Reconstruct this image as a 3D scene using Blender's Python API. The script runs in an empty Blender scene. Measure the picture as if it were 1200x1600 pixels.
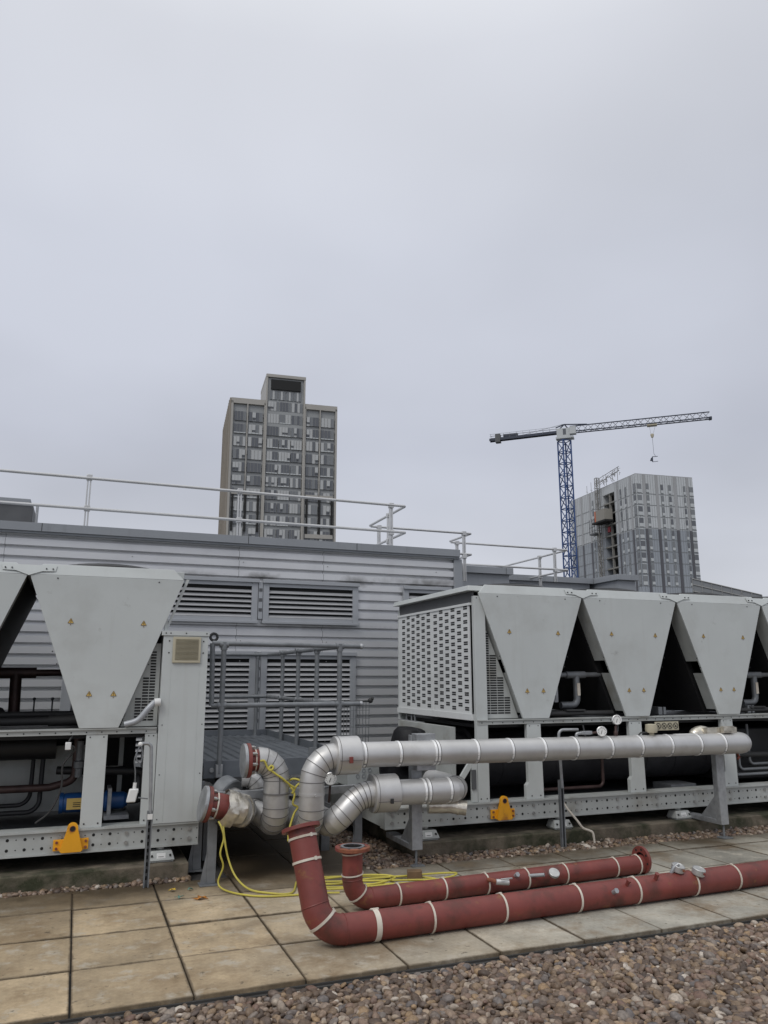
import bpy, math, random
import numpy as np
from mathutils import Vector, Matrix
random.seed(7)
R = math.radians
scene = bpy.context.scene
COL = scene.collection

# ------------------------------------------------------------------ camera, world, sun, exposure
cam_d = bpy.data.cameras.new('camera')
cam = bpy.data.objects.new('camera', cam_d); COL.objects.link(cam)
cam.location = (0, 0, 1.6)
cam.rotation_euler = (R(90 + 11.97), 0, R(-21.18))
cam_d.sensor_fit = 'HORIZONTAL'; cam_d.sensor_width = 36.0; cam_d.lens = 36.36
cam_d.clip_start = 0.05; cam_d.clip_end = 6000
scene.camera = cam

SUN_EL, SUN_AZ = 48.0, -130.0            # azimuth from +Y towards +X: the brighter part of the overcast is left of and behind the camera
w = bpy.data.worlds.new('World'); scene.world = w; w.use_nodes = True
nt = w.node_tree; N = nt.nodes; L = nt.links
bg = N['Background']; bg.inputs['Strength'].default_value = 0.1
sky = N.new('ShaderNodeTexSky'); sky.sky_type = 'NISHITA'; sky.sun_disc = False
sky.sun_elevation = R(SUN_EL); sky.sun_rotation = R(SUN_AZ); sky.air_density = 1.0; sky.dust_density = 3.0
tc = N.new('ShaderNodeTexCoord')
sep = N.new('ShaderNodeSeparateXYZ'); L.new(tc.outputs['Generated'], sep.inputs[0])
# stretch the cloud noise towards the horizon like a flat layer seen from below
add = N.new('ShaderNodeMath'); add.operation = 'ADD'; add.inputs[1].default_value = 0.35; L.new(sep.outputs['Z'], add.inputs[0])
dv = N.new('ShaderNodeVectorMath'); dv.operation = 'DIVIDE'
L.new(tc.outputs['Generated'], dv.inputs[0])
cmb = N.new('ShaderNodeCombineXYZ')
for i in range(3): L.new(add.outputs[0], cmb.inputs[i])
L.new(cmb.outputs[0], dv.inputs[1])
nz = N.new('ShaderNodeTexNoise'); nz.inputs['Scale'].default_value = 1.25; nz.inputs['Detail'].default_value = 4.5; nz.inputs['Roughness'].default_value = 0.42
L.new(dv.outputs[0], nz.inputs['Vector'])
elev = N.new('ShaderNodeValToRGB')       # overcast gets brighter towards the zenith
L.new(sep.outputs['Z'], elev.inputs[0])
cr = elev.color_ramp
cr.elements[0].position = 0.0; cr.elements[0].color = (6.3, 6.45, 6.95, 1)
cr.elements[1].position = 1.0; cr.elements[1].color = (12.0, 12.1, 12.3, 1)
for p, c in ((0.10, (6.1, 6.3, 6.9)), (0.28, (5.4, 5.65, 6.45)), (0.5, (5.8, 6.05, 6.8)), (0.68, (6.9, 7.1, 7.7)), (0.8, (9.0, 9.2, 9.5))):
    e = cr.elements.new(p); e.color = (*c, 1)
cl = N.new('ShaderNodeMapRange'); cl.inputs['From Min'].default_value = 0.3; cl.inputs['From Max'].default_value = 0.7
cl.inputs['To Min'].default_value = 0.87; cl.inputs['To Max'].default_value = 1.13
L.new(nz.outputs['Fac'], cl.inputs['Value'])
mul = N.new('ShaderNodeVectorMath'); mul.operation = 'SCALE'
L.new(elev.outputs[0], mul.inputs[0]); L.new(cl.outputs[0], mul.inputs['Scale'])
mx = N.new('ShaderNodeMix'); mx.data_type = 'RGBA'; mx.inputs[0].default_value = 0.95
L.new(sky.outputs[0], mx.inputs[6]); L.new(mul.outputs[0], mx.inputs[7])
L.new(mx.outputs[2], bg.inputs['Color'])

sun_d = bpy.data.lights.new('sun', 'SUN'); sun_d.energy = 1.15; sun_d.angle = R(24); sun_d.color = (1, 0.98, 0.95)
sun = bpy.data.objects.new('sun', sun_d); COL.objects.link(sun)
sd = Vector((math.sin(R(SUN_AZ)) * math.cos(R(SUN_EL)), math.cos(R(SUN_AZ)) * math.cos(R(SUN_EL)), math.sin(R(SUN_EL))))
sun.rotation_euler = sd.to_track_quat('Z', 'Y').to_euler()
scene.view_settings.view_transform = 'Standard'; scene.view_settings.look = 'None'
scene.view_settings.exposure = 0.0; scene.view_settings.gamma = 1.0; scene.view_settings.use_curve_mapping = False
scene.cycles.max_bounces = 6

# ------------------------------------------------------------------ materials
def mat(name, col, rough=0.5, metal=0.0, var=0.0, vscale=3.0, bump=0.0, bscale=40.0, stain=None, sscale=1.5, slo=0.5, shi=0.75,
        streak=None, spec=0.5, rvar=0.0, detail=5, stain2=None, s2scale=6, s2lo=0.6, s2hi=0.7):
    m = bpy.data.materials.new(name); m.use_nodes = True
    n = m.node_tree.nodes; l = m.node_tree.links; b = n['Principled BSDF']
    b.inputs['Roughness'].default_value = rough; b.inputs['Metallic'].default_value = metal
    b.inputs['Specular IOR Level'].default_value = spec
    tc = n.new('ShaderNodeTexCoord')
    cur = None
    def noise(scale, det=5, vec=None, rgh=0.55):
        t = n.new('ShaderNodeTexNoise'); t.inputs['Scale'].default_value = scale; t.inputs['Detail'].default_value = det
        t.inputs['Roughness'].default_value = rgh
        l.new(vec if vec else tc.outputs['Object'], t.inputs['Vector']); return t
    base = n.new('ShaderNodeRGB'); base.outputs[0].default_value = (*col, 1); cur = base.outputs[0]
    if var:
        t = noise(vscale, detail); mr = n.new('ShaderNodeMapRange'); mr.inputs['From Min'].default_value = 0.3; mr.inputs['From Max'].default_value = 0.7
        mr.inputs['To Min'].default_value = 1 - var; mr.inputs['To Max'].default_value = 1 + var; l.new(t.outputs['Fac'], mr.inputs['Value'])
        s = n.new('ShaderNodeVectorMath'); s.operation = 'SCALE'; l.new(cur, s.inputs[0]); l.new(mr.outputs[0], s.inputs['Scale']); cur = s.outputs[0]
    def overlay(cur, color, scale, lo, hi, vec=None):
        t = noise(scale, 6, vec, 0.62); mr = n.new('ShaderNodeMapRange'); mr.inputs['From Min'].default_value = lo; mr.inputs['From Max'].default_value = hi
        l.new(t.outputs['Fac'], mr.inputs['Value'])
        k = n.new('ShaderNodeMix'); k.data_type = 'RGBA'; l.new(mr.outputs[0], k.inputs[0]); l.new(cur, k.inputs[6]); k.inputs[7].default_value = (*color, 1)
        return k.outputs[2]
    if stain: cur = overlay(cur, stain, sscale, slo, shi)
    if stain2: cur = overlay(cur, stain2, s2scale, s2lo, s2hi)
    if streak:                                   # vertical dirt runs
        mp = n.new('ShaderNodeMapping'); mp.inputs['Scale'].default_value = (14, 14, 0.7); l.new(tc.outputs['Object'], mp.inputs[0])
        cur = overlay(cur, streak, 1.0, 0.56, 0.85, mp.outputs[0])
    l.new(cur, b.inputs['Base Color'])
    if rvar:
        t = noise(vscale * 2.3, 4); mr = n.new('ShaderNodeMapRange'); mr.inputs['To Min'].default_value = max(0, rough - rvar); mr.inputs['To Max'].default_value = min(1, rough + rvar)
        l.new(t.outputs['Fac'], mr.inputs['Value']); l.new(mr.outputs[0], b.inputs['Roughness'])
    if bump:
        t = noise(bscale, 4); bp = n.new('ShaderNodeBump'); bp.inputs['Strength'].default_value = bump; bp.inputs['Distance'].default_value = 0.01
        l.new(t.outputs['Fac'], bp.inputs['Height']); l.new(bp.outputs[0], b.inputs['Normal'])
    return m

M = {}
M['paint'] = mat('grey_paint', (0.50, 0.525, 0.515), 0.42, var=0.05, vscale=1.6, stain=(0.43, 0.445, 0.43), sscale=2.4, slo=0.5, shi=0.8, stain2=(0.33, 0.335, 0.32), s2scale=5.5, s2lo=0.68, s2hi=0.78, streak=(0.455, 0.47, 0.455), rvar=0.1)
M['guard'] = mat('pale_guard_paint', (0.66, 0.675, 0.67), 0.45, var=0.04, vscale=2, stain=(0.52, 0.53, 0.52), sscale=1.8, slo=0.5, shi=0.8)
M['paint_dirty'] = mat('grey_paint_weathered', (0.40, 0.415, 0.40), 0.5, var=0.10, vscale=4, stain=(0.22, 0.20, 0.16), sscale=3.0, slo=0.52, shi=0.8)
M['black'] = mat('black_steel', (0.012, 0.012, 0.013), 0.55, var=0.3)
M['coil'] = mat('black_coil_fins', (0.010, 0.010, 0.011), 0.7, var=0.2, vscale=30)
M['foam'] = mat('black_foam_insulation', (0.026, 0.026, 0.030), 0.55, var=0.3, vscale=5, bump=0.3, bscale=12)
M['darkgrey'] = mat('dark_grey_panel', (0.085, 0.088, 0.092), 0.55, var=0.15)
M['copper'] = mat('dull_copper', (0.065, 0.040, 0.036), 0.5, 0.4, var=0.3, vscale=8)
M['rubber'] = mat('dark_rubber', (0.03, 0.03, 0.03), 0.6, var=0.2)
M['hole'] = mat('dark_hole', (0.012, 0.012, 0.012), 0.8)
M['bolt'] = mat('zinc_bolt', (0.35, 0.35, 0.34), 0.4, 0.7, var=0.2, vscale=30)
M['galv'] = mat('galvanised_steel', (0.36, 0.37, 0.38), 0.48, 0.55, var=0.16, vscale=18, rvar=0.12, stain=(0.22, 0.225, 0.23), sscale=5, slo=0.5, shi=0.8)
M['galv_dark'] = mat('weathered_galvanised_steel', (0.19, 0.20, 0.21), 0.5, 0.35, var=0.18, vscale=12, rvar=0.12)
M['alu'] = mat('aluminium_jacket', (0.56, 0.555, 0.545), 0.48, 0.7, var=0.08, vscale=4, rvar=0.12, bump=0.12, bscale=6, stain=(0.42, 0.405, 0.38), sscale=2.6, slo=0.55, shi=0.85)
M['alu_old'] = mat('dull_aluminium_jacket', (0.47, 0.465, 0.455), 0.45, 0.6, var=0.12, vscale=5, rvar=0.12, bump=0.14, bscale=8, stain=(0.26, 0.25, 0.22), sscale=3.5, slo=0.52, shi=0.8)
M['band'] = mat('bright_steel_band', (0.88, 0.88, 0.87), 0.3, 0.35, var=0.06, vscale=20)
M['case'] = mat('gauge_case_steel', (0.45, 0.45, 0.44), 0.42, 0.5, var=0.12, vscale=25)
M['seam'] = mat('jacket_seam', (0.16, 0.155, 0.15), 0.55, 0.4)
M['foil'] = mat('torn_foil', (0.62, 0.58, 0.50), 0.3, 0.75, var=0.2, vscale=12, bump=0.9, bscale=14)
M['clad'] = mat('silver_wall_cladding', (0.62, 0.625, 0.635), 0.36, 0.4, var=0.05, vscale=0.8, stain=(0.50, 0.50, 0.51), sscale=1.1, slo=0.5, shi=0.85, rvar=0.07)
def soot(m, spots):                        # sooty runs left on the wall at the louvre heads
    n = m.node_tree.nodes; l = m.node_tree.links; b = n['Principled BSDF']; tc = n.new('ShaderNodeTexCoord')
    cur = b.inputs['Base Color'].links[0].from_socket
    t = n.new('ShaderNodeTexNoise'); t.inputs['Scale'].default_value = 9; t.inputs['Detail'].default_value = 6; l.new(tc.outputs['Object'], t.inputs['Vector'])
    for (x, z, rx, rz, amt) in spots:
        mp = n.new('ShaderNodeMapping'); mp.inputs['Location'].default_value = (-x / rx, 0, -z / rz); mp.inputs['Scale'].default_value = (1 / rx, 0, 1 / rz); l.new(tc.outputs['Object'], mp.inputs[0])
        ln = n.new('ShaderNodeVectorMath'); ln.operation = 'LENGTH'; l.new(mp.outputs[0], ln.inputs[0])
        ad = n.new('ShaderNodeMath'); ad.operation = 'MULTIPLY_ADD'; ad.inputs[1].default_value = 1.4; l.new(t.outputs['Fac'], ad.inputs[0]); l.new(ln.outputs['Value'], ad.inputs[2])
        mr = n.new('ShaderNodeMapRange'); mr.inputs['From Min'].default_value = 0.7; mr.inputs['From Max'].default_value = 1.7; mr.inputs['To Min'].default_value = amt; mr.inputs['To Max'].default_value = 0; l.new(ad.outputs[0], mr.inputs['Value'])
        k = n.new('ShaderNodeMix'); k.data_type = 'RGBA'; l.new(mr.outputs[0], k.inputs[0]); l.new(cur, k.inputs[6]); k.inputs[7].default_value = (0.09, 0.085, 0.075, 1); cur = k.outputs[2]
    l.new(cur, b.inputs['Base Color'])
soot(M['clad'], [(0.25, 2.94, 0.30, 0.07, .85), (1.62, 2.93, 0.30, 0.10, .7), (3.0, 2.97, 1.1, 0.09, .6), (0.9, 2.28, 1.2, 0.06, .35), (2.75, 2.93, 0.35, 0.06, .6), (-0.6, 2.94, 0.5, 0.05, .4)])
M['fascia'] = mat('grey_fascia', (0.27, 0.285, 0.305), 0.5, 0.1, var=0.05, vscale=0.9, streak=(0.20, 0.21, 0.22))
M['trim'] = mat('grey_trim', (0.36, 0.375, 0.395), 0.45, 0.2, var=0.06, vscale=2)
M['blade'] = mat('louvre_blade', (0.39, 0.395, 0.405), 0.45, 0.2, var=0.08, vscale=2)
M['rail'] = mat('aluminium_tube', (0.55, 0.55, 0.545), 0.4, 0.6, var=0.08, vscale=3)
M['red'] = mat('red_oxide_paint', (0.175, 0.039, 0.031), 0.5, var=0.2, vscale=4.5, stain=(0.095, 0.030, 0.022), sscale=5.5, slo=0.52, shi=0.68, stain2=(0.20, 0.075, 0.032), s2scale=8.5, s2lo=0.62, s2hi=0.70, bump=0.12, bscale=30, rvar=0.12)
M['rust'] = mat('rust', (0.22, 0.075, 0.036), 0.75, var=0.35, vscale=14, stain=(0.17, 0.036, 0.03), sscale=6, slo=0.45, shi=0.6, bump=0.3, bscale=60)
M['tie'] = mat('cream_strap', (0.60, 0.55, 0.47), 0.55, var=0.12, vscale=12, stain=(0.35, 0.27, 0.2), sscale=6, slo=0.52, shi=0.75)
M['yellow'] = mat('yellow_painted_lug', (0.78, 0.36, 0.012), 0.42, var=0.08, vscale=5, stain=(0.36, 0.13, 0.02), sscale=5.5, slo=0.58, shi=0.72)
M['hose'] = mat('yellow_hose_rubber', (0.52, 0.45, 0.075), 0.55, var=0.2, vscale=6, stain=(0.30, 0.26, 0.06), sscale=3, slo=0.5, shi=0.75)
M['white'] = mat('white_plastic', (0.70, 0.70, 0.68), 0.4, var=0.05)
M['cream'] = mat('cream_plastic', (0.46, 0.42, 0.31), 0.5, var=0.08, vscale=8)
M['cream_dark'] = mat('cream_grille', (0.27, 0.24, 0.165), 0.6)
M['blue'] = mat('blue_motor_paint', (0.012, 0.07, 0.22), 0.4, var=0.1)
M['label_y'] = mat('yellow_label', (0.68, 0.47, 0.13), 0.5)
M['ink'] = mat('black_ink', (0.02, 0.02, 0.02), 0.6)
M['brown_ink'] = mat('brown_ink', (0.22, 0.145, 0.06), 0.6)
M['ink_o'] = mat('orange_label', (0.62, 0.32, 0.05), 0.5)
M['glass'] = mat('gauge_glass', (0.55, 0.56, 0.56), 0.15)
M['conc'] = mat('plinth_concrete', (0.15, 0.125, 0.092), 0.9, var=0.45, vscale=5, stain=(0.035, 0.038, 0.018), sscale=3.3, slo=0.42, shi=0.62, bump=0.5, bscale=45)
M['deck'] = mat('roof_membrane', (0.045, 0.043, 0.04), 0.85, var=0.3)
M['grp'] = mat('grey_deck_sheet', (0.135, 0.148, 0.165), 0.42, 0.15, var=0.14, vscale=3, stain=(0.09, 0.10, 0.11), sscale=2, slo=0.5, shi=0.7, rvar=0.12)
M['wood'] = mat('weathered_timber', (0.15, 0.09, 0.045), 0.8, var=0.3, vscale=12)
M['city'] = mat('city_ground', (0.12, 0.12, 0.115), 0.9, var=0.4, vscale=0.02)
M['leaf_o'] = mat('orange_leaf', (0.42, 0.17, 0.03), 0.6, var=0.3, vscale=30)
M['leaf_t'] = mat('teal_scrap', (0.10, 0.23, 0.19), 0.6, var=0.3, vscale=30)
M['leaf_y'] = mat('yellow_leaf', (0.5, 0.34, 0.04), 0.6, var=0.3, vscale=30)

# paving slabs: each slab its own tone, tan staining on the left, damp dark patches
def paving_mat():
    m = bpy.data.materials.new('concrete_slabs'); m.use_nodes = True
    n = m.node_tree.nodes; l = m.node_tree.links; b = n['Principled BSDF']
    b.inputs['Roughness'].default_value = 0.75
    geo = n.new('ShaderNodeNewGeometry'); tc = n.new('ShaderNodeTexCoord')
    def noise(s, d=6, r=0.6, off=None):
        t = n.new('ShaderNodeTexNoise'); t.inputs['Scale'].default_value = s; t.inputs['Detail'].default_value = d; t.inputs['Roughness'].default_value = r
        if off:
            mp = n.new('ShaderNodeMapping'); mp.inputs['Location'].default_value = off; l.new(tc.outputs['Object'], mp.inputs[0]); l.new(mp.outputs[0], t.inputs['Vector'])
        else: l.new(tc.outputs['Object'], t.inputs['Vector'])
        return t
    def rng(out, a, c, x=0.0, y=1.0):
        r = n.new('ShaderNodeMapRange'); r.inputs['From Min'].default_value = a; r.inputs['From Max'].default_value = c
        r.inputs['To Min'].default_value = x; r.inputs['To Max'].default_value = y; l.new(out, r.inputs['Value']); return r.outputs[0]
    def mix(f, a, c):
        k = n.new('ShaderNodeMix'); k.data_type = 'RGBA'; l.new(f, k.inputs[0])
        for s, v in ((6, a), (7, c)):
            if isinstance(v, tuple): k.inputs[s].default_value = (*v, 1)
            else: l.new(v, k.inputs[s])
        return k.outputs[2]
    def mulv(a, f):
        s = n.new('ShaderNodeVectorMath'); s.operation = 'SCALE'; l.new(a, s.inputs[0]); l.new(f, s.inputs['Scale']); return s.outputs[0]
    sp = n.new('ShaderNodeSeparateXYZ'); l.new(tc.outputs['Object'], sp.inputs[0])
    big = noise(0.9, 4)
    ad = n.new('ShaderNodeMath'); ad.operation = 'MULTIPLY_ADD'; ad.inputs[1].default_value = 2.2; l.new(big.outputs['Fac'], ad.inputs[0]); l.new(sp.outputs['X'], ad.inputs[2])
    base = mix(rng(ad.outputs[0], 2.0, 4.2), (0.42, 0.325, 0.205), (0.36, 0.34, 0.285))   # iron-stained on the left
    base = mulv(base, rng(geo.outputs['Random Per Island'], 0, 1, 0.72, 1.16))
    base = mulv(base, rng(noise(2.4, 7, 0.65).outputs['Fac'], 0.32, 0.68, 0.66, 1.22))
    base = mulv(base, rng(noise(38, 3, 0.7).outputs['Fac'], 0.3, 0.7, 0.88, 1.1))
    base = mix(rng(noise(1.7, 8, 0.7, (3, 8, 0)).outputs['Fac'], 0.50, 0.66, 0, 0.8), base, (0.185, 0.125, 0.065))
    base = mix(rng(noise(5.5, 6, 0.7, (9, 2, 0)).outputs['Fac'], 0.54, 0.68, 0, 0.75), base, (0.43, 0.39, 0.32))
    base = mix(rng(noise(14, 5, 0.7, (1, 5, 0)).outputs['Fac'], 0.61, 0.70, 0, 0.85), base, (0.07, 0.055, 0.035))
    def near_joint(axis, off, pitch, half):
        a = n.new('ShaderNodeMath'); a.operation = 'SUBTRACT'; l.new(sp.outputs[axis], a.inputs[0]); a.inputs[1].default_value = off - pitch / 2
        b2 = n.new('ShaderNodeMath'); b2.operation = 'FLOORED_MODULO'; l.new(a.outputs[0], b2.inputs[0]); b2.inputs[1].default_value = pitch
        c = n.new('ShaderNodeMath'); c.operation = 'SUBTRACT'; l.new(b2.outputs[0], c.inputs[0]); c.inputs[1].default_value = pitch / 2
        d = n.new('ShaderNodeMath'); d.operation = 'ABSOLUTE'; l.new(c.outputs[0], d.inputs[0])
        wob = n.new('ShaderNodeMath'); wob.operation = 'MULTIPLY_ADD'; l.new(noise(7, 5, 0.7, (2, 7, axis == 'X')).outputs['Fac'], wob.inputs[0]); wob.inputs[1].default_value = -half * 1.9; l.new(d.outputs[0], wob.inputs[2])
        return rng(wob.outputs[0], -half * 0.95 + 0.006, -half * 0.95 + 0.006 + half * 0.75, 0.85, 0.0)
    base = mix(near_joint('Y', 4.445, 0.615, 0.028), base, (0.085, 0.062, 0.036))
    base = mix(near_joint('X', 0.09, 0.594, 0.014), base, (0.085, 0.062, 0.036))
    # damp, algae-covered slabs in the drip zone around the pipework
    ym = n.new('ShaderNodeMath'); ym.operation = 'MULTIPLY_ADD'; ym.inputs[1].default_value = 1.2; l.new(noise(1.6, 5, 0.6, (5, 5, 0)).outputs['Fac'], ym.inputs[0]); l.new(sp.outputs['Y'], ym.inputs[2])
    damp = rng(ym.outputs[0], 6.7, 7.3)
    base = mix(damp, base, (0.075, 0.055, 0.032))
    l.new(base, b.inputs['Base Color'])
    l.new(rng(damp, 0, 1, 0.8, 0.5), b.inputs['Roughness'])
    bp = n.new('ShaderNodeBump'); bp.inputs['Strength'].default_value = 0.35; bp.inputs['Distance'].default_value = 0.006
    l.new(noise(60, 5, 0.7).outputs['Fac'], bp.inputs['Height']); l.new(bp.outputs[0], b.inputs['Normal'])
    return m
M['paving'] = paving_mat()

def pebble_mat():
    m = bpy.data.materials.new('river_pebbles'); m.use_nodes = True
    n = m.node_tree.nodes; l = m.node_tree.links; b = n['Principled BSDF']
    geo = n.new('ShaderNodeNewGeometry'); tc = n.new('ShaderNodeTexCoord')
    r = n.new('ShaderNodeValToRGB'); r.color_ramp.interpolation = 'LINEAR'; l.new(geo.outputs['Random Per Island'], r.inputs[0])
    cols = [(0.0, (0.060, 0.042, 0.032)), (0.16, (0.125, 0.085, 0.058)), (0.30, (0.20, 0.14, 0.09)), (0.42, (0.10, 0.074, 0.062)), (0.55, (0.27, 0.195, 0.14)),
            (0.66, (0.16, 0.10, 0.075)), (0.76, (0.31, 0.25, 0.195)), (0.85, (0.11, 0.10, 0.10)), (0.92, (0.30, 0.20, 0.11)), (0.975, (0.36, 0.30, 0.24)), (1.0, (0.55, 0.49, 0.42))]
    r.color_ramp.elements[0].position = 0; r.color_ramp.elements[0].color = (*cols[0][1], 1)
    r.color_ramp.elements[1].position = 1; r.color_ramp.elements[1].color = (*cols[-1][1], 1)
    for p, c in cols[1:-1]:
        e = r.color_ramp.elements.new(p); e.color = (*c, 1)
    t = n.new('ShaderNodeTexNoise'); t.inputs['Scale'].default_value = 70; t.inputs['Detail'].default_value = 5; l.new(tc.outputs['Object'], t.inputs['Vector'])
    mr = n.new('ShaderNodeMapRange'); mr.inputs['From Min'].default_value = 0.3; mr.inputs['From Max'].default_value = 0.7; mr.inputs['To Min'].default_value = 0.66; mr.inputs['To Max'].default_value = 1.2
    l.new(t.outputs['Fac'], mr.inputs['Value'])
    s = n.new('ShaderNodeVectorMath'); s.operation = 'SCALE'; l.new(r.outputs[0], s.inputs[0]); l.new(mr.outputs[0], s.inputs['Scale'])
    l.new(s.outputs[0], b.inputs['Base Color']); b.inputs['Roughness'].default_value = 0.5; b.inputs['Specular IOR Level'].default_value = 0.4
    bp = n.new('ShaderNodeBump'); bp.inputs['Strength'].default_value = 0.25; bp.inputs['Distance'].default_value = 0.003
    l.new(t.outputs['Fac'], bp.inputs['Height']); l.new(bp.outputs[0], b.inputs['Normal'])
    return m
M['pebble'] = pebble_mat()

# ------------------------------------------------------------------ mesh builder and object helpers
class MB:
    def __init__(s): s.v = []; s.f = []; s.m = []; s.k = 0
    def face(s, idx, k=None): s.f.append(tuple(idx)); s.m.append(s.k if k is None else k)
    def hexa(s, P):                       # 8 points, bottom ring then top ring
        o = len(s.v); s.v += [tuple(p) for p in P]
        for q in ((3, 2, 1, 0), (4, 5, 6, 7), (0, 1, 5, 4), (1, 2, 6, 5), (2, 3, 7, 6), (3, 0, 4, 7)): s.face([o + i for i in q])
        return s
    def box(s, x0, x1, y0, y1, z0, z1):
        return s.hexa([(x0, y0, z0), (x1, y0, z0), (x1, y1, z0), (x0, y1, z0), (x0, y0, z1), (x1, y0, z1), (x1, y1, z1), (x0, y1, z1)])
    def prism(s, poly, off):              # polygon (3D points) swept by a vector
        o = len(s.v); n = len(poly); off = Vector(off)
        a = [Vector(p) for p in poly]
        nrm = Vector((0, 0, 0))
        for i in range(n): nrm += a[i].cross(a[(i + 1) % n])
        if nrm.dot(off) > 0: a.reverse()
        s.v += [tuple(p) for p in a] + [tuple(p + off) for p in a]
        s.face(range(o, o + n)); s.face([o + n + i for i in reversed(range(n))])
        for i in range(n):
            j = (i + 1) % n; s.face((o + j, o + i, o + n + i, o + n + j))
        return s
    def bar(s, p0, p1, w, h, up=(0, 0, 1)):   # rectangular bar between two points, w across, h along up
        p0, p1 = Vector(p0), Vector(p1); d = (p1 - p0).normalized(); u = Vector(up)
        if abs(d.dot(u)) > 0.98: u = Vector((0, 1, 0))
        sd = d.cross(u).normalized(); u = sd.cross(d).normalized()
        a, b = sd * w / 2, u * h / 2
        return s.hexa([p0 - a - b, p0 + a - b, p1 + a - b, p1 - a - b, p0 - a + b, p0 + a + b, p1 + a + b, p1 - a + b])
    def tube(s, path, r, n=16, caps=True, closed=False):
        P = [Vector(p) for p in path]; m = len(P); rs = r if hasattr(r, '__len__') else [r] * m
        T = []
        for i in range(m):
            a = P[(i - 1) % m] if (closed or i > 0) else P[i]; b = P[(i + 1) % m] if (closed or i < m - 1) else P[i]
            t = b - a
            T.append(t.normalized() if t.length > 1e-9 else Vector((0, 0, 1)))
        u = T[0].orthogonal().normalized(); o = len(s.v)
        for i in range(m):
            u = (u - T[i] * u.dot(T[i])).normalized(); w = T[i].cross(u)
            k = 1.0
            if 0 < i < m - 1 or closed:
                a = (P[i] - P[(i - 1) % m]); 
                if a.length > 1e-9: k = 1 / max(0.6, a.normalized().dot(T[i])) ** 0.5
            for j in range(n):
                g = 2 * math.pi * j / n
                s.v.append(tuple(P[i] + (u * math.cos(g) + w * math.sin(g)) * rs[i] * k))
        for i in range(m if closed else m - 1):
            a0 = o + i * n; b0 = o + ((i + 1) % m) * n
            for j in range(n):
                q = (j + 1) % n; s.face((a0 + j, a0 + q, b0 + q, b0 + j))
        if caps and not closed:
            s.face([o + j for j in reversed(range(n))]); s.face([o + (m - 1) * n + j for j in range(n)])
        return s
    def cyl(s, p0, p1, r, n=16): return s.tube([p0, p1], r, n)
    def ring(s, c, axis, rad, r, n=24, k=6):
        c = Vector(c); ax = Vector(axis).normalized(); u = ax.orthogonal().normalized(); w = ax.cross(u)
        return s.tube([c + (u * math.cos(2 * math.pi * i / n) + w * math.sin(2 * math.pi * i / n)) * rad for i in range(n)], r, k, closed=True)
    def lathe(s, c, axis, prof, n=24):    # profile of (radius, height along axis); open ends are closed when radius is 0
        c = Vector(c); ax = Vector(axis).normalized(); u = ax.orthogonal().normalized(); w = ax.cross(u); o = len(s.v); m = len(prof)
        for r, h in prof:
            for j in range(n):
                g = 2 * math.pi * j / n; s.v.append(tuple(c + ax * h + (u * math.cos(g) + w * math.sin(g)) * max(r, 1e-4)))
        for i in range(m - 1):
            for j in range(n):
                q = (j + 1) % n; s.face((o + i * n + j, o + i * n + q, o + (i + 1) * n + q, o + (i + 1) * n + j))
        return s
    def ball(s, c, r, n=12, squash=(1, 1, 1)):
        o = len(s.v); h = n // 2
        for i in range(h + 1):
            a = math.pi * i / h
            for j in range(n):
                g = 2 * math.pi * j / n
                s.v.append((c[0] + r * squash[0] * math.sin(a) * math.cos(g), c[1] + r * squash[1] * math.sin(a) * math.sin(g), c[2] + r * squash[2] * math.cos(a)))
        for i in range(h):
            for j in range(n):
                q = (j + 1) % n; s.face((o + i * n + j, o + (i + 1) * n + j, o + (i + 1) * n + q, o + i * n + q))
        return s
    def build(s, name, mats, parent=None, bevel=0.0, sharp=32, label=None):
        base = Vector((0, 0, 0)); p = parent
        while p is not None: base += p.location; p = p.parent
        me = bpy.data.meshes.new(name)
        me.from_pydata([tuple(Vector(q) - base) for q in s.v], [], s.f)
        mats = mats if isinstance(mats, (list, tuple)) else [mats]
        for q in mats: me.materials.append(M[q] if isinstance(q, str) else q)
        me.polygons.foreach_set('material_index', s.m)
        me.polygons.foreach_set('use_smooth', [True] * len(s.f))
        me.update(); me.set_sharp_from_angle(angle=R(sharp))
        o = bpy.data.objects.new(name, me); COL.objects.link(o)
        if parent is not None: o.parent = parent
        if bevel:
            b = o.modifiers.new('bevel', 'BEVEL'); b.width = bevel; b.segments = 2; b.limit_method = 'ANGLE'; b.angle_limit = R(40); b.harden_normals = False
        if label: o['label'] = label
        return o

def tag(o, label, cat, group=None, kind=None):
    o['label'] = label; o['category'] = cat
    if group: o['group'] = group
    if kind: o['kind'] = kind
    return o
def thing(name, loc, label, cat, group=None):
    o = bpy.data.objects.new(name, None); o.empty_display_size = 0.1; COL.objects.link(o); o.location = loc
    return tag(o, label, cat, group)
def copy_tree(o, parent=None):
    c = o.copy(); COL.objects.link(c)
    if parent is not None: c.parent = parent
    for ch in list(o.children): copy_tree(ch, c)
    return c
def struct(o): o['kind'] = 'structure'; return o

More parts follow.
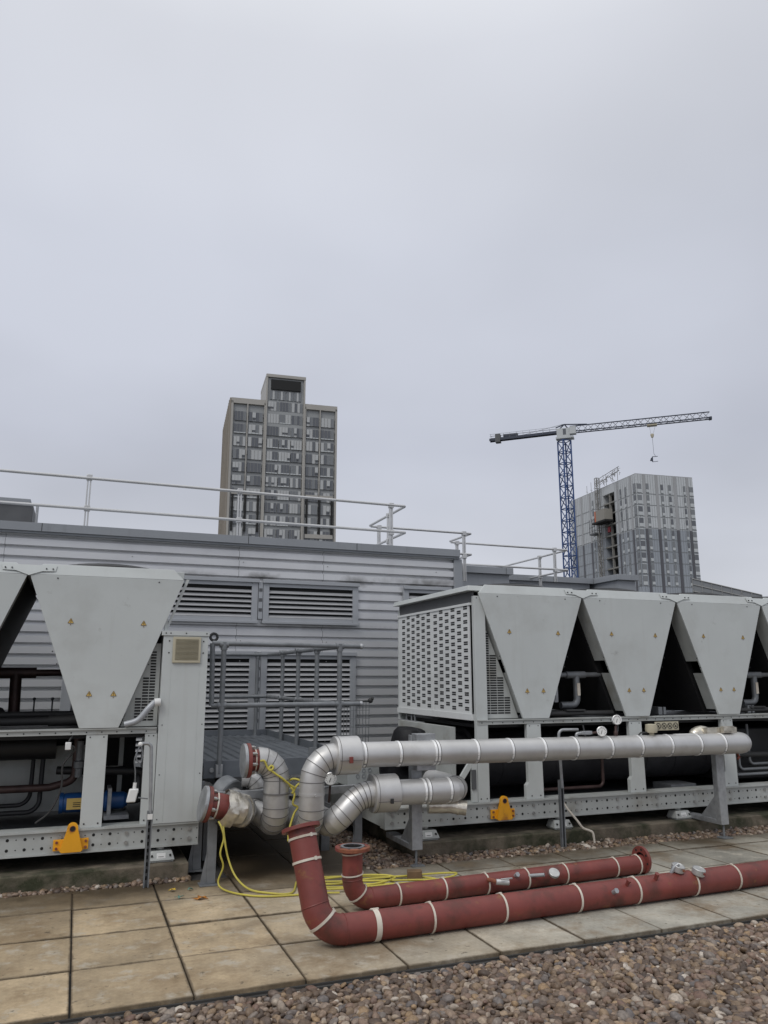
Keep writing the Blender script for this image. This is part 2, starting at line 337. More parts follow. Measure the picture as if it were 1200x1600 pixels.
def route(pts, rad, n=6):                 # polyline with filleted corners
    P = [Vector(p) for p in pts]; out = [P[0]]
    rr = rad if hasattr(rad, '__len__') else [rad] * len(P)
    for i in range(1, len(P) - 1):
        a = (P[i - 1] - P[i]).normalized(); b = (P[i + 1] - P[i]).normalized()
        ang = a.angle(b); t = rr[i] / math.tan(ang / 2)
        s, e = P[i] + a * t, P[i] + b * t
        c = P[i] + (a + b).normalized() * (rr[i] / math.sin(ang / 2))
        v0, v1 = s - c, e - c; tot = v0.angle(v1)
        for k in range(n + 1):
            f = k / n
            out.append(c + (v0 * math.sin((1 - f) * tot) + v1 * math.sin(f * tot)) / math.sin(tot))
    out.append(P[-1]); return out
def smooth(pts, sub=8):                   # Catmull-Rom
    P = [Vector(p) for p in pts]; P = [P[0] * 2 - P[1]] + P + [P[-1] * 2 - P[-2]]; out = []
    for i in range(1, len(P) - 2):
        for k in range(sub):
            t = k / sub; a, b, c, d = P[i - 1:i + 3]
            out.append(0.5 * (2 * b + (c - a) * t + (2 * a - 5 * b + 4 * c - d) * t * t + (3 * b - a - 3 * c + d) * t ** 3))
    out.append(P[-2]); return out
def band(mb, c, d, r, w, n=24, t=0.003):  # a short sleeve round a pipe
    c, d = Vector(c), Vector(d).normalized()
    return mb.lathe(c, d, [(r, -w / 2), (r + t, -w / 2), (r + t, w / 2), (r, w / 2)], n)

# ------------------------------------------------------------------ setting: ground, roof, paving, gravel
g = MB(); g.box(-3000, 3000, -3000, 4000, -36, -35); struct(g.build('ground', 'city'))
g = MB(); g.box(-14, 26, -9, 34, -35, -0.10); struct(g.build('roof_deck', 'deck'))

def slabs():
    rnd = random.Random(3); mb = MB(); p = 0.594; gap = 0.0042
    bx = lambda i: 0.09 + p * i
    for i in range(-4, 16):
        for j in range(0, 8):
            x0, x1 = bx(i) + gap, bx(i + 1) - gap; y0, y1 = 4.445 + 0.615 * j + gap * 1.8, 4.445 + 0.615 * (j + 1) - gap * 1.8
            if not (0.98 < x0 < 2.40):          # only the bay between the plinths is paved all the way back
                if y0 > 6.4: continue
                y1 = min(y1, 6.80 if x0 < 0.98 else 6.63)
                if x0 < 0.98 and y0 > 6.2: y1 = 6.80
            h = rnd.uniform(-0.004, 0.004); tl = [h + rnd.uniform(-0.0025, 0.0025) for _ in range(4)]
            jx, jy = rnd.uniform(-0.003, 0.003), rnd.uniform(-0.003, 0.003)
            pts = [(x0 + jx, y0 + jy), (x1 + jx, y0 + jy), (x1 + jx, y1 + jy), (x0 + jx, y1 + jy)]
            mb.hexa([(a, b, -0.05) for a, b in pts] + [(a, b, tl[k]) for k, (a, b) in enumerate(pts)])
    return mb.build('paving', 'paving', bevel=0.004)
struct(slabs())
mb = MB(); mb.box(-4, 11, 4.44, 10.4, -0.099, -0.022); struct(mb.build('paving_bed', 'deck'))
mb = MB(); mb.box(-4, 11, 4.41, 4.43, -0.099, -0.03); struct(mb.build('paving_edge', 'deck'))

def ico(sub):
    import bmesh
    bm = bmesh.new(); bmesh.ops.create_icosphere(bm, subdivisions=sub, radius=1.0)
    v = np.array([x.co[:] for x in bm.verts], dtype=np.float32); f = np.array([[q.index for q in x.verts] for x in bm.faces], dtype=np.int32)
    bm.free(); return v, f
def pebbles(name, pts, size, label, detail, seed):
    rs = np.random.RandomState(seed); n = len(pts)
    variants = []
    for k in range(14):
        v, f = ico(detail); d = np.zeros(len(v), dtype=np.float32)
        for q in range(6):
            ax = rs.normal(size=3); ax /= np.linalg.norm(ax); d += rs.uniform(-.16, .16) * np.tanh((v @ ax) * 2.4)
        variants.append((v * (1 + d)[:, None], f))
    nv, nf = len(variants[0][0]), len(variants[0][1])
    V = np.empty((n, nv, 3), np.float32); F = np.empty((n, nf, 3), np.int32)
    for i in range(n):
        v, f = variants[rs.randint(14)]
        s = size * rs.lognormal(0, 0.24); sc = np.array([s * rs.uniform(.95, 1.35), s * rs.uniform(.75, 1.0), s * rs.uniform(.45, .75)])
        a = rs.uniform(0, 2 * np.pi); t1, t2 = rs.normal(0, .38, 2)
        Rz = np.array([[np.cos(a), -np.sin(a), 0], [np.sin(a), np.cos(a), 0], [0, 0, 1]])
        Rx = np.array([[1, 0, 0], [0, np.cos(t1), -np.sin(t1)], [0, np.sin(t1), np.cos(t1)]]); Ry = np.array([[np.cos(t2), 0, np.sin(t2)], [0, 1, 0], [-np.sin(t2), 0, np.cos(t2)]])
        V[i] = (v * sc) @ (Rz @ Rx @ Ry).T + pts[i]; F[i] = f + i * nv
    me = bpy.data.meshes.new(name); V = V.reshape(-1, 3); F = F.reshape(-1, 3)
    me.vertices.add(len(V)); me.vertices.foreach_set('co', V.ravel()); me.loops.add(F.size); me.loops.foreach_set('vertex_index', F.ravel())
    me.polygons.add(len(F)); me.polygons.foreach_set('loop_start', np.arange(0, F.size, 3, dtype=np.int32)); me.polygons.foreach_set('loop_total', np.full(len(F), 3, np.int32))
    me.polygons.foreach_set('use_smooth', np.ones(len(F), dtype=bool)); me.materials.append(M['pebble']); me.update(calc_edges=True); me.validate()
    o = bpy.data.objects.new(name, me); COL.objects.link(o); return tag(o, label, 'gravel', kind='stuff')
rs = np.random.RandomState(11)
def scatter(x0, x1, y0, y1, z, cell, layers, dz, test=None):
    out = []
    for k in range(layers):
        for x in np.arange(x0, x1, cell):
            for y in np.arange(y0, y1, cell):
                p = (x + rs.uniform(-.5, .5) * cell, y + rs.uniform(-.5, .5) * cell)
                if test is None or test(*p): out.append((p[0], p[1], z + k * dz + rs.uniform(-.006, .006)))
    return np.array(out, np.float32)
near = lambda x, y: y < 4.425 and y > 4.45 - 0.389 * (x + 0.21) - 0.35 and x < 5.0
far = lambda x, y: y < 4.425 and not near(x, y)
pebbles('gravel', scatter(-1.0, 5.0, 2.8, 4.43, -0.058, 0.032, 2, 0.022, near), 0.0215, 'bed of rounded brown and grey river pebbles in front of the paving', 2, 1)
pebbles('gravel', scatter(-2.0, 8.5, 2.3, 4.43, -0.058, 0.038, 2, 0.022, far), 0.0245, 'outer part of the pebble bed beyond the slab edge', 1, 2)
strip = lambda x, y: (y > 6.62 + 0.02 * math.sin(x * 9)) and not (0.98 < x < 2.95 and y < 6.62)
sp = scatter(-1.6, 0.99, 6.24, 6.89, -0.03, 0.036, 2, 0.018, lambda x, y: y > 6.28 + 0.0 * x and y < 6.9)
sp = np.concatenate([scatter(-1.6, 0.97, 6.81, 6.9, -0.014, 0.034, 2, 0.016), scatter(2.6, 8.6, 6.63, 6.9, -0.02, 0.036, 2, 0.018), scatter(2.45, 2.95, 6.63, 8.2, -0.02, 0.036, 2, 0.018)])
pebbles('gravel', sp, 0.020, 'narrow strip of pebbles between the paving and the concrete plinths', 2, 4)

def plinth(x0, x1, label):
    rnd = random.Random(x0); mb = MB()
    n = 40
    for i in range(n):
        a, b = x0 + (x1 - x0) * i / n, x0 + (x1 - x0) * (i + 1) / n
    mb.box(x0, x1, 6.885, 9.35, -0.1, 0.12)
    o = mb.build('concrete_plinth', 'conc', bevel=0.012); tag(o, label, 'plinth', 'concrete plinths under the chillers')
plinth(-3.2, 0.965, 'low mossy concrete plinth carrying the left chiller')
plinth(2.97, 10.2, 'long mossy concrete plinth carrying the right chiller')

# ------------------------------------------------------------------ plant room behind
YW = 10.5
pr = thing('plant_room', (2, YW, 0), 'long silver ribbed-metal plant room with louvres, behind the chillers', 'building')
def cladding():
    mb = MB(); p = 0.1325; z = 0.0; prof = []
    z0 = -0.1
    while z0 < 3.36:
        # flat outer rib, sharp step in, narrow groove
        for dz, y in ((0.0, 0.0), (0.072, 0.0), (0.075, 0.050), (0.108, 0.056), (0.1225, 0.0)): prof.append((z0 + dz, YW + y))
        z0 += p
    prof = [q for q in prof if q[0] <= 3.37] + [(3.37, YW)]
    xs = [-7.0, -3.6, -0.95, 1.95, 3.15, 5.22]
    for x0, x1 in zip(xs, xs[1:]):
        o = len(mb.v)
        for zz, y in prof: mb.v += [(x0 + 0.002, y, zz), (x1 - 0.002, y, zz)]
        for i in range(len(prof) - 1):
            q = len(mb.v); mb.v += [mb.v[o + 2 * i], mb.v[o + 2 * i + 1], mb.v[o + 2 * i + 3], mb.v[o + 2 * i + 2]]; mb.face((q, q + 1, q + 2, q + 3))
    mb.k = 1
    mb.box(-7, 5.22, YW + 0.07, YW + 0.2, -0.1, 3.36)
    # fixings
    mb.k = 2
    for x in (-3.5, -1.5, 0.55, 2.0, 3.2, 4.9):
        for k in range(0, 26, 2): mb.box(x, x + 0.014, YW - 0.006, YW, -0.1 + p * k + 0.04, -0.1 + p * k + 0.054)
    return mb.build('wall', ['clad', 'deck', 'bolt'], pr, sharp=20)
cladding()
mb = MB(); mb.box(-7, 5.28, YW - 0.07, YW + 0.9, 3.375, 3.48); mb.box(-7, 5.28, YW - 0.045, YW + 0.05, 3.345, 3.376)
mb.k = 1
for x in (-0.55, 2.05, 3.62): mb.box(x, x + 0.008, YW - 0.072, YW - 0.0705, 3.376, 3.479)
mb.build('parapet', ['fascia', 'ink'], pr, bevel=0.004)
mb = MB(); mb.box(5.20, 5.335, YW - 0.02, YW + 0.12, -0.1, 3.345); mb.build('corner_trim', 'fascia', pr, bevel=0.004)
mb = MB(); mb.box(-7, 5.3, YW + 0.2, 18, -0.1, 3.36); mb.build('building_body', 'fascia', pr)
mb = MB(); mb.box(-0.165, -0.045, YW - 0.03, YW, -0.1, 1.56); mb.box(-0.165, 0.9, YW - 0.03, YW, 1.56, 1.62); mb.build('door_frame', 'trim', pr, bevel=0.003)
mb = MB(); mb.box(-0.04, 0.85, YW - 0.008, YW, 0.0, 1.555); mb.build('door', 'darkgrey', pr, bevel=0.003)
def louvre(x0, x1, z0, z1, pitch):
    f = MB(); t = 0.085
    for a, b, c, d in ((x0, x0 + t, z0, z1), (x1 - t, x1, z0, z1), (x0 + t, x1 - t, z1 - 0.07, z1), (x0 + t, x1 - t, z0, z0 + 0.05)): f.box(a, b, YW - 0.045, YW + 0.005, c, d)
    f.box(x0 - 0.01, x1 + 0.01, YW - 0.075, YW - 0.045, z1 - 0.02, z1 + 0.03)
    f.box(x0 - 0.01, x1 + 0.01, YW - 0.07, YW - 0.046, z0 - 0.03, z0 + 0.005)
    lo = f.build('louvre', 'trim', pr, bevel=0.003)
    b = MB(); b.k = 1; b.box(x0 + t, x1 - t, YW - 0.004, YW - 0.002, z0 + 0.05, z1 - 0.07); b.k = 0
    z = z0 + 0.055
    while z < z1 - 0.10:
        b.prism([(x0 + t, YW - 0.046, z), (x0 + t, YW - 0.042, z - 0.004), (x0 + t, YW - 0.006, z + pitch * 0.55), (x0 + t, YW - 0.010, z + pitch * 0.60)], (x1 - x0 - 2 * t, 0, 0))
        z += pitch
    b.build('blades', ['blade', 'hole'], lo)
louvre(0.60, 2.215, 2.33, 2.87, 0.066); louvre(2.285, 3.66, 2.33, 2.87, 0.066)
louvre(0.60, 2.215, 0.50, 1.90, 0.066); louvre(2.285, 3.63, 0.50, 1.90, 0.066)
louvre(4.36, 5.12, 2.40, 2.87, 0.066)
for z0, z1 in ((2.36, 2.86), (0.5, 1.89)):
    mb = MB(); mb.box(2.222, 2.278, YW - 0.052, YW, z0, z1); mb.k = 1; z = z0 + 0.1
    while z < z1 - 0.05: mb.box(2.228, 2.272, YW - 0.055, YW - 0.0525, z, z + 0.045); z += 0.135
    mb.build('cover_strip', ['trim', 'darkgrey'], pr)

# rear wings seen past the right end of the plant room
def rear(name, x0, x1, y, ztop, label):
    t = thing(name, ((x0 + x1) / 2, y, 0), label, 'building')
    mb = MB(); mb.box(x0 + 0.06, x1 - 0.06, y + 0.07, y + 6, -0.1, ztop - 0.10); mb.build('wall', 'fascia', t)
    mb = MB(); mb.box(x0, x1, y, y + 6.05, ztop - 0.125, ztop); mb.k = 1
    x = x0 + 0.9
    while x < x1: mb.box(x, x + 0.008, y - 0.002, y - 0.0005, ztop - 0.124, ztop - 0.001); x += 1.3
    mb.build('parapet', ['fascia', 'ink'], t, bevel=0.004)
rear('rear_building', 5.36, 7.72, 13.0, 3.65, 'low grey rear wing with flat fascia just right of the plant room corner')
rear('rear_building', 7.75, 11.03, 15.0, 3.83, 'grey flat-roofed rear wing below the crane mast')
rear('rear_building', 11.04, 11.62, 14.12, 3.83, 'short projecting grey end bay of the rear roofs, below the far grey block')

t = thing('roof_housing', (-1.6, 12.9, 3.48), 'dark grey metal housing on the plant room roof behind the guardrail', 'roof unit')
mb = MB(); mb.box(-3.0, -0.80, 12.5, 13.6, 3.4, 4.12); mb.build('casing', 'darkgrey', t, bevel=0.01)
mb = MB(); mb.box(-3.03, -0.84, 12.47, 13.63, 4.122, 4.2); mb.build('lid', 'fascia', t, bevel=0.01)
mb = MB(); mb.tube([(-0.74, 12.5, 3.4), (-0.74, 12.5, 4.13)], 0.02, 10); mb.build('side_pipe', 'galv', t)

def guardrail(label, rails, posts, zbase, loc):
    t = thing('guardrail', loc, label, 'guardrail', 'tubular guardrails on the roofs')
    for nm, path, rad in rails:
        mb = MB(); mb.tube(route(path, rad, 5) if len(path) > 2 else path, 0.021, 10); mb.build(nm, 'rail', t)
    for x, y, z1 in posts:
        mb = MB(); mb.box(x - 0.028, x - 0.008, y - 0.012, y + 0.03, zbase, z1 + 0.015); mb.box(x + 0.008, x + 0.028, y - 0.012, y + 0.03, zbase, z1 + 0.015)
        for z in (z1, z1 - 0.43): mb.box(x - 0.038, x + 0.038, y - 0.03, y + 0.04, z - 0.04, z + 0.035)
        mb.build('post', 'rail', t, bevel=0.004)
guardrail('long aluminium guardrail along the front edge of the plant room roof',
          [('top_rail', [(-6, 11, 4.27), (4.62, 11, 4.22), (4.62, 12.6, 4.2)], 0.03), ('mid_rail', [(-6, 11, 3.84), (4.62, 11, 3.80), (4.62, 12.6, 3.8)], 0.03)],
          [(-2.1, 11.02, 4.27), (-0.04, 11.02, 4.26), (2.02, 11.02, 4.245), (4.39, 11.02, 4.22), (4.62, 11.7, 4.21)], 3.45, (1, 11, 3.48))
guardrail('middle aluminium guardrail stepping back above the plant room corner',
          [('top_rail', [(4.64, 12.62, 4.19), (6.62, 12.62, 4.19), (6.62, 13.5, 4.19)], 0.03), ('mid_rail', [(4.64, 12.62, 3.80), (6.62, 12.62, 3.80), (6.62, 13.5, 3.80)], 0.03)],
          [(4.8, 12.63, 4.19), (6.48, 12.63, 4.19)], 3.3, (5.5, 12.6, 3.5))
guardrail('far aluminium guardrail on the rear wing beside the crane mast',
          [('top_rail', [(6.66, 13.55, 4.18), (9.35, 13.55, 4.18), (9.35, 17.5, 4.18)], 0.03), ('mid_rail', [(6.66, 13.55, 3.76), (9.35, 13.55, 3.76), (9.35, 17.5, 3.76)], 0.03)],
          [(6.8, 13.56, 4.18), (9.05, 13.56, 4.18), (9.35, 14.6, 4.18)], 3.5, (8, 13.5, 3.6))

# ------------------------------------------------------------------ far city
def frame(P0, u):
    u = Vector((u[0], u[1], 0)).normalized(); v = Vector((-u.y, u.x, 0)); P0 = Vector((P0[0], P0[1], 0))
    return lambda a, b, z: P0 + u * a + v * b + Vector((0, 0, z))
def fbox(mb, F, a0, a1, b0, b1, z0, z1):
    mb.hexa([F(a0, b0, z0), F(a1, b0, z0), F(a1, b1, z0), F(a0, b1, z0), F(a0, b0, z1), F(a1, b0, z1), F(a1, b1, z1), F(a0, b1, z1)])
M['bronze'] = mat('bronze_cladding', (0.36, 0.345, 0.315), 0.5, 0.1, var=0.08, vscale=0.1)
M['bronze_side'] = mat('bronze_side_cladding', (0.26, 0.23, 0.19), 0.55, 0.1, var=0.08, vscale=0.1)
M['spandrel'] = mat('grey_green_glass_panel', (0.29, 0.30, 0.30), 0.25, 0.0, var=0.06, vscale=0.1)
M['pane_dark'] = mat('dark_window_glass', (0.115, 0.122, 0.135), 0.12)
M['pane_mid'] = mat('grey_window_glass', (0.185, 0.195, 0.205), 0.14)
M['curtain'] = mat('pale_curtain_behind_glass', (0.43, 0.44, 0.44), 0.3)
M['mullion'] = mat('grey_mullion', (0.30, 0.30, 0.29), 0.5, 0.2)
M['b2_light'] = mat('pale_grey_cladding', (0.49, 0.51, 0.52), 0.5, var=0.05, vscale=0.1)
M['b2_mid'] = mat('mid_grey_cladding', (0.33, 0.335, 0.34), 0.5, var=0.05, vscale=0.1)
M['b2_blue'] = mat('blue_grey_cladding', (0.29, 0.315, 0.345), 0.4, var=0.06, vscale=0.1)
M['b2_dark'] = mat('charcoal_cladding', (0.085, 0.085, 0.095), 0.5, var=0.1, vscale=0.1)
M['b2_line'] = mat('dark_joint', (0.20, 0.21, 0.215), 0.6)
M['b2_white'] = mat('white_spandrel', (0.47, 0.49, 0.495), 0.3)
M['raw'] = mat('raw_concrete', (0.20, 0.195, 0.18), 0.9, var=0.2, vscale=0.3)
M['beige'] = mat('beige_hoist_panel', (0.26, 0.245, 0.215), 0.7)
M['orange'] = mat('orange_hoist_edge', (0.50, 0.12, 0.04), 0.6)
M['redvest'] = mat('red_sheet', (0.30, 0.03, 0.04), 0.6)
M['crane_blue'] = mat('blue_crane_paint', (0.035, 0.075, 0.20), 0.5, var=0.15, vscale=0.3)
M['crane_navy'] = mat('navy_crane_paint', (0.028, 0.036, 0.06), 0.5, var=0.15, vscale=0.3)
M['crane_grey'] = mat('grey_crane_lattice', (0.22, 0.23, 0.25), 0.5, var=0.15, vscale=0.3)

def tower():
    P0 = (30.42, 182.48); F = frame(P0, (0.9944, -0.1059)); o = F(13, 0, -35)
    t = thing('residential_tower', o, 'tall bronze-framed residential tower with a raised central bay, beyond the plant room roof', 'tower')
    rnd = random.Random(5); Z0 = -35
    mb = MB()
    fbox(mb, F, 0.05, 26.5, 0.6, 26, Z0, 68.0); fbox(mb, F, 8.6, 18.2, 0.3, 14, 60, 75.3)
    mb.build('core', 'spandrel', t)
    mb = MB()
    for a0, a1 in ((0, 0.55), (8.1, 8.4), (18.3, 18.6), (26.1, 26.6)): fbox(mb, F, a0, a1, 0, 0.9, Z0, 68.2)
    for a0, a1 in ((0, 8.4), (18.3, 26.6)): fbox(mb, F, a0, a1, 0, 0.9, 67.6, 68.95)
    for a0, a1 in ((8.401, 8.8), (17.9, 18.299)): fbox(mb, F, a0, a1, -0.12, 13, Z0, 75.95)
    fbox(mb, F, 8.36, 18.35, -0.2, 13.1, 75.2, 75.97)
    for a in (4.05, 22.2): fbox(mb, F, a - 0.13, a + 0.13, 0.0, 0.5, 45, 67.6)
    for a0, a1 in ((0.9, 7.6), (18.9, 25.8)): fbox(mb, F, a0, a1, 0.0, 0.6, 44.6, 45.4)
    fbox(mb, F, 18.9, 25.8, 0.0, 0.6, 34.6, 35.6)
    mb.build('facade_frame', 'bronze', t)
    mb = MB(); fbox(mb, F, -0.35, -0.02, 0.1, 26, Z0, 68.9)
    for b in np.arange(1.5, 26, 2.2): fbox(mb, F, -0.5, -0.34, b, b + 0.5, Z0, 68.7)
    mb.build('side_wall', 'bronze_side', t)
    for a0, a1 in ((0.95, 7.55), (18.95, 25.75)):
        w_ = (a1 - a0)
        for fr in (0.0, 0.47, 0.93): mb = MB(); fbox(mb, F, a0 + w_ * fr, a0 + w_ * fr + 0.5, -0.05, 0.5, 35.6, 44.55); mb.build('dark_fin', 'hole', t)
    mb = MB(); fbox(mb, F, 9.6, 17.1, -0.2, 0.25, 72.0, 74.6); mb.build('plant_louvre', 'hole', t)
    mb = MB()
    for z in np.arange(35.3, 69, 3.24): fbox(mb, F, 0.9, 25.8, 0.28, 0.55, z, z + 0.12)
    mb.build('floor_bands', 'pane_mid', t)
    def window(a0, a1, z0, z1, n):
        mb = MB(); wd = (a1 - a0) / n
        pat = rnd.choice(['dark', 'dark', 'mixed', 'pale'])
        for i in range(n):
            mb.k = {'dark': rnd.choice([0, 0, 0, 1, 2]), 'mixed': rnd.choice([0, 1, 2]), 'pale': rnd.choice([2, 2, 1, 2])}[pat]
            x0, x1 = a0 + wd * i + 0.03, a0 + wd * (i + 1) - 0.03
            fbox(mb, F, x0, x1, 0.25, 0.5, z0, z1)
            if rnd.random() < 0.22:
                mb.k = 2; fbox(mb, F, x0, x1, 0.02, 0.22, z0 + 0.9, z1 - 0.1); mb.k = 0; fbox(mb, F, x0, x1, 0.10, 0.24, z0 + 0.6, z0 + 0.88)
            mb.k = 3; fbox(mb, F, x1, x1 + 0.06, 0.16, 0.5, z0, z1)
        if rnd.random() < 0.25: mb.k = 4; fbox(mb, F, a0, a1, 0.2, 0.3, z0, z0 + 0.25)
        mb.build('window', ['pane_dark', 'pane_mid', 'curtain', 'mullion', 'b2_white'], t)
    for k in range(11):
        z0 = 34.0 + 3.24 * k; z1 = z0 + 2.45
        z0 = z0 + 0.0
        if z1 < 67.4:
            for a0, a1 in ((0.9, 3.8), (4.4, 7.8), (18.8, 21.9), (22.5, 25.8)): window(a0, a1, z0 + 0.1, z1, 4)
        for a0, a1 in ((9.0, 11.8), (12.0, 14.8), (15.0, 17.7)): window(a0, a1, z0 + 0.1, z1, 4)
    for a0, a1 in ((9.4, 11.3), (11.5, 13.3), (13.5, 15.3), (15.5, 17.3)):
        mb = MB(); wd = (a1 - a0) / 3
        for i in range(3): mb.k = 0 if i == 1 else 1; fbox(mb, F, a0 + wd * i, a0 + wd * (i + 1) - 0.08, 0.1, 0.4, 69.4, 71.7)
        mb.build('window', ['curtain', 'pane_mid'], t)
tower()

def block():
    F = frame((137.26, 165.49), (0.9944, -0.1059)); t = thing('apartment_block', F(9, 5, -35), 'grey striped apartment block with an unfinished hoist bay, right of the crane', 'apartment block')
    rnd = random.Random(9); W, D, Z0, ZM, ZT = 17.9, 36.5, -35, 40.4, 55.4
    mb = MB()
    mb.k = 0; fbox(mb, F, 0, W, 0, 10.9, ZM, ZT); fbox(mb, F, 0, W, 16.9, D, ZM, ZT); fbox(mb, F, 0, W, 10.9, 16.9, 53, ZT); fbox(mb, F, 2.5, W, 10.9, 16.9, Z0, 53)
    mb.k = 1; fbox(mb, F, 0, W, 0, 10.9, Z0, ZM); fbox(mb, F, 0, W, 16.9, D, Z0, ZM)
    mb.build('cladding', ['b2_light', 'b2_blue'], t)
    mb = MB()                                    # vertical stripes and joints, proud of the face
    for a0, a1 in ((2.0, 2.75), (5.9, 6.75), (11.6, 12.5), (15.7, 16.4)):
        mb.k = 0; fbox(mb, F, a0, a1, -0.12, 0.1, ZM, ZT + 0.03); mb.k = 1; fbox(mb, F, a0, a1, -0.12, 0.1, Z0, ZM)
    for b0, b1 in ((2.2, 3.0), (8.9, 9.7), (20.1, 20.9), (24.0, 24.8), (29.0, 29.8), (33.0, 33.8)):
        mb.k = 0; fbox(mb, F, -0.12, 0.1, b0, b1, ZM, ZT + 0.03); mb.k = 1; fbox(mb, F, -0.12, 0.1, b0, b1, Z0, ZM)
    mb.k = 2
    for k in range(9): z = 24.9 + 3.14 * k; fbox(mb, F, -0.05, W + 0.05, -0.06, 0.1, z, z + 0.16); fbox(mb, F, -0.06, 0.05, -0.05, 10.9, z, z + 0.16); fbox(mb, F, -0.06, 0.05, 16.9, D, z, z + 0.16)
    for a in np.arange(0.7, W, 0.75): fbox(mb, F, a, a + 0.05, -0.04, 0.05, Z0, ZT)
    for b in np.arange(0.5, D, 1.0):
        if not 10.5 < b < 17: fbox(mb, F, -0.04, 0.05, b, b + 0.06, Z0, ZT)
    mb.build('stripes', ['b2_mid', 'b2_dark', 'b2_line'], t)
    mb = MB(); fbox(mb, F, 0, W, 0, D, ZT + 0.001, ZT + 0.2); mb.build('roof', 'b2_mid', t)
    mb = MB()                                    # open bay: slabs and columns
    for k in range(10): z = 21.8 + 3.14 * k; fbox(mb, F, 0.05, 2.45, 10.95, 16.85, z, z + 0.4)
    fbox(mb, F, 0.1, 0.7, 13.5, 13.9, Z0, 53)
    mb.build('floor_slabs', 'raw', t)
    mb = MB(); fbox(mb, F, 2.2, 2.48, 10.95, 16.85, Z0, 52.98); mb.build('open_bay', 'hole', t)
    def win(face, a0, a1, z, tall):
        mb = MB()
        def bx(k, c0, c1, d, y0, y1):
            mb.k = k
            if face == 'r': fbox(mb, F, c0, c1, -d, 0.05, y0, y1)
            else: fbox(mb, F, -d, 0.05, c0, c1, y0, y1)
        bx(2, a0 - 0.03, a1 + 0.03, 0.09, z - 0.02, z + 2.62)
        flip = rnd.random() < 0.5
        bx(rnd.choice([0, 1, 1]), a0, a1, 0.14, z + 1.0, z + 2.35); bx(3 if face == 'r' else rnd.choice([3, 1, 1]), a0, a1, 0.14, z + (0.0 if tall else .2), z + .95)
        if tall: bx(3, a0, a1, 0.14, z + 2.4, z + 2.6)
        mb.build('window', ['pane_dark', 'pane_mid', 'b2_line', 'b2_white'], t)
    for k in range(9):
        z = 25.2 + 3.14 * k
        if z > 51: continue
        for a0, a1 in ((0.25, 1.5), (3.0, 3.8), (7.6, 8.3), (10.0, 10.75), (14.7, 15.3), (16.55, 17.8)): win('r', a0, a1, z, a0 in (0.25, 16.55))
        for b0, b1 in ((0.25, 1.3), (4.9, 5.6), (7.3, 8.0), (22.4, 23.0)): win('l', b0, b1, z, False)
block()

def truss(mb, A, B, n, w, h, tri=False, r=0.09, rd=0.05):
    """lattice between two points: four (or three) chords and zig-zag bracing"""
    A, B = Vector(A), Vector(B); d = (B - A).normalized(); up = Vector((0, 0, 1)) if abs(d.z) < 0.9 else Vector((0, 1, 0))
    s = d.cross(up).normalized(); u = s.cross(d).normalized()
    offs = [(-w / 2, 0), (w / 2, 0), (0, h)] if tri else [(-w / 2, -h / 2), (w / 2, -h / 2), (w / 2, h / 2), (-w / 2, h / 2)]
    C = lambda k, f: A + (B - A) * f + s * offs[k][0] + u * offs[k][1]
    for k in range(len(offs)): mb.k = 0; mb.tube([C(k, 0), C(k, 1)], r, 6)
    for i in range(n):
        f0, f1 = i / n, (i + 1) / n
        for k in range(len(offs)):
            j = (k + 1) % len(offs)
            mb.k = 1; mb.tube([C(k, f0), C(j, f1)] if i % 2 else [C(j, f0), C(k, f1)], rd, 5)
            if not tri: mb.k = 0; mb.tube([C(k, f1), C(j, f1)], rd, 5)
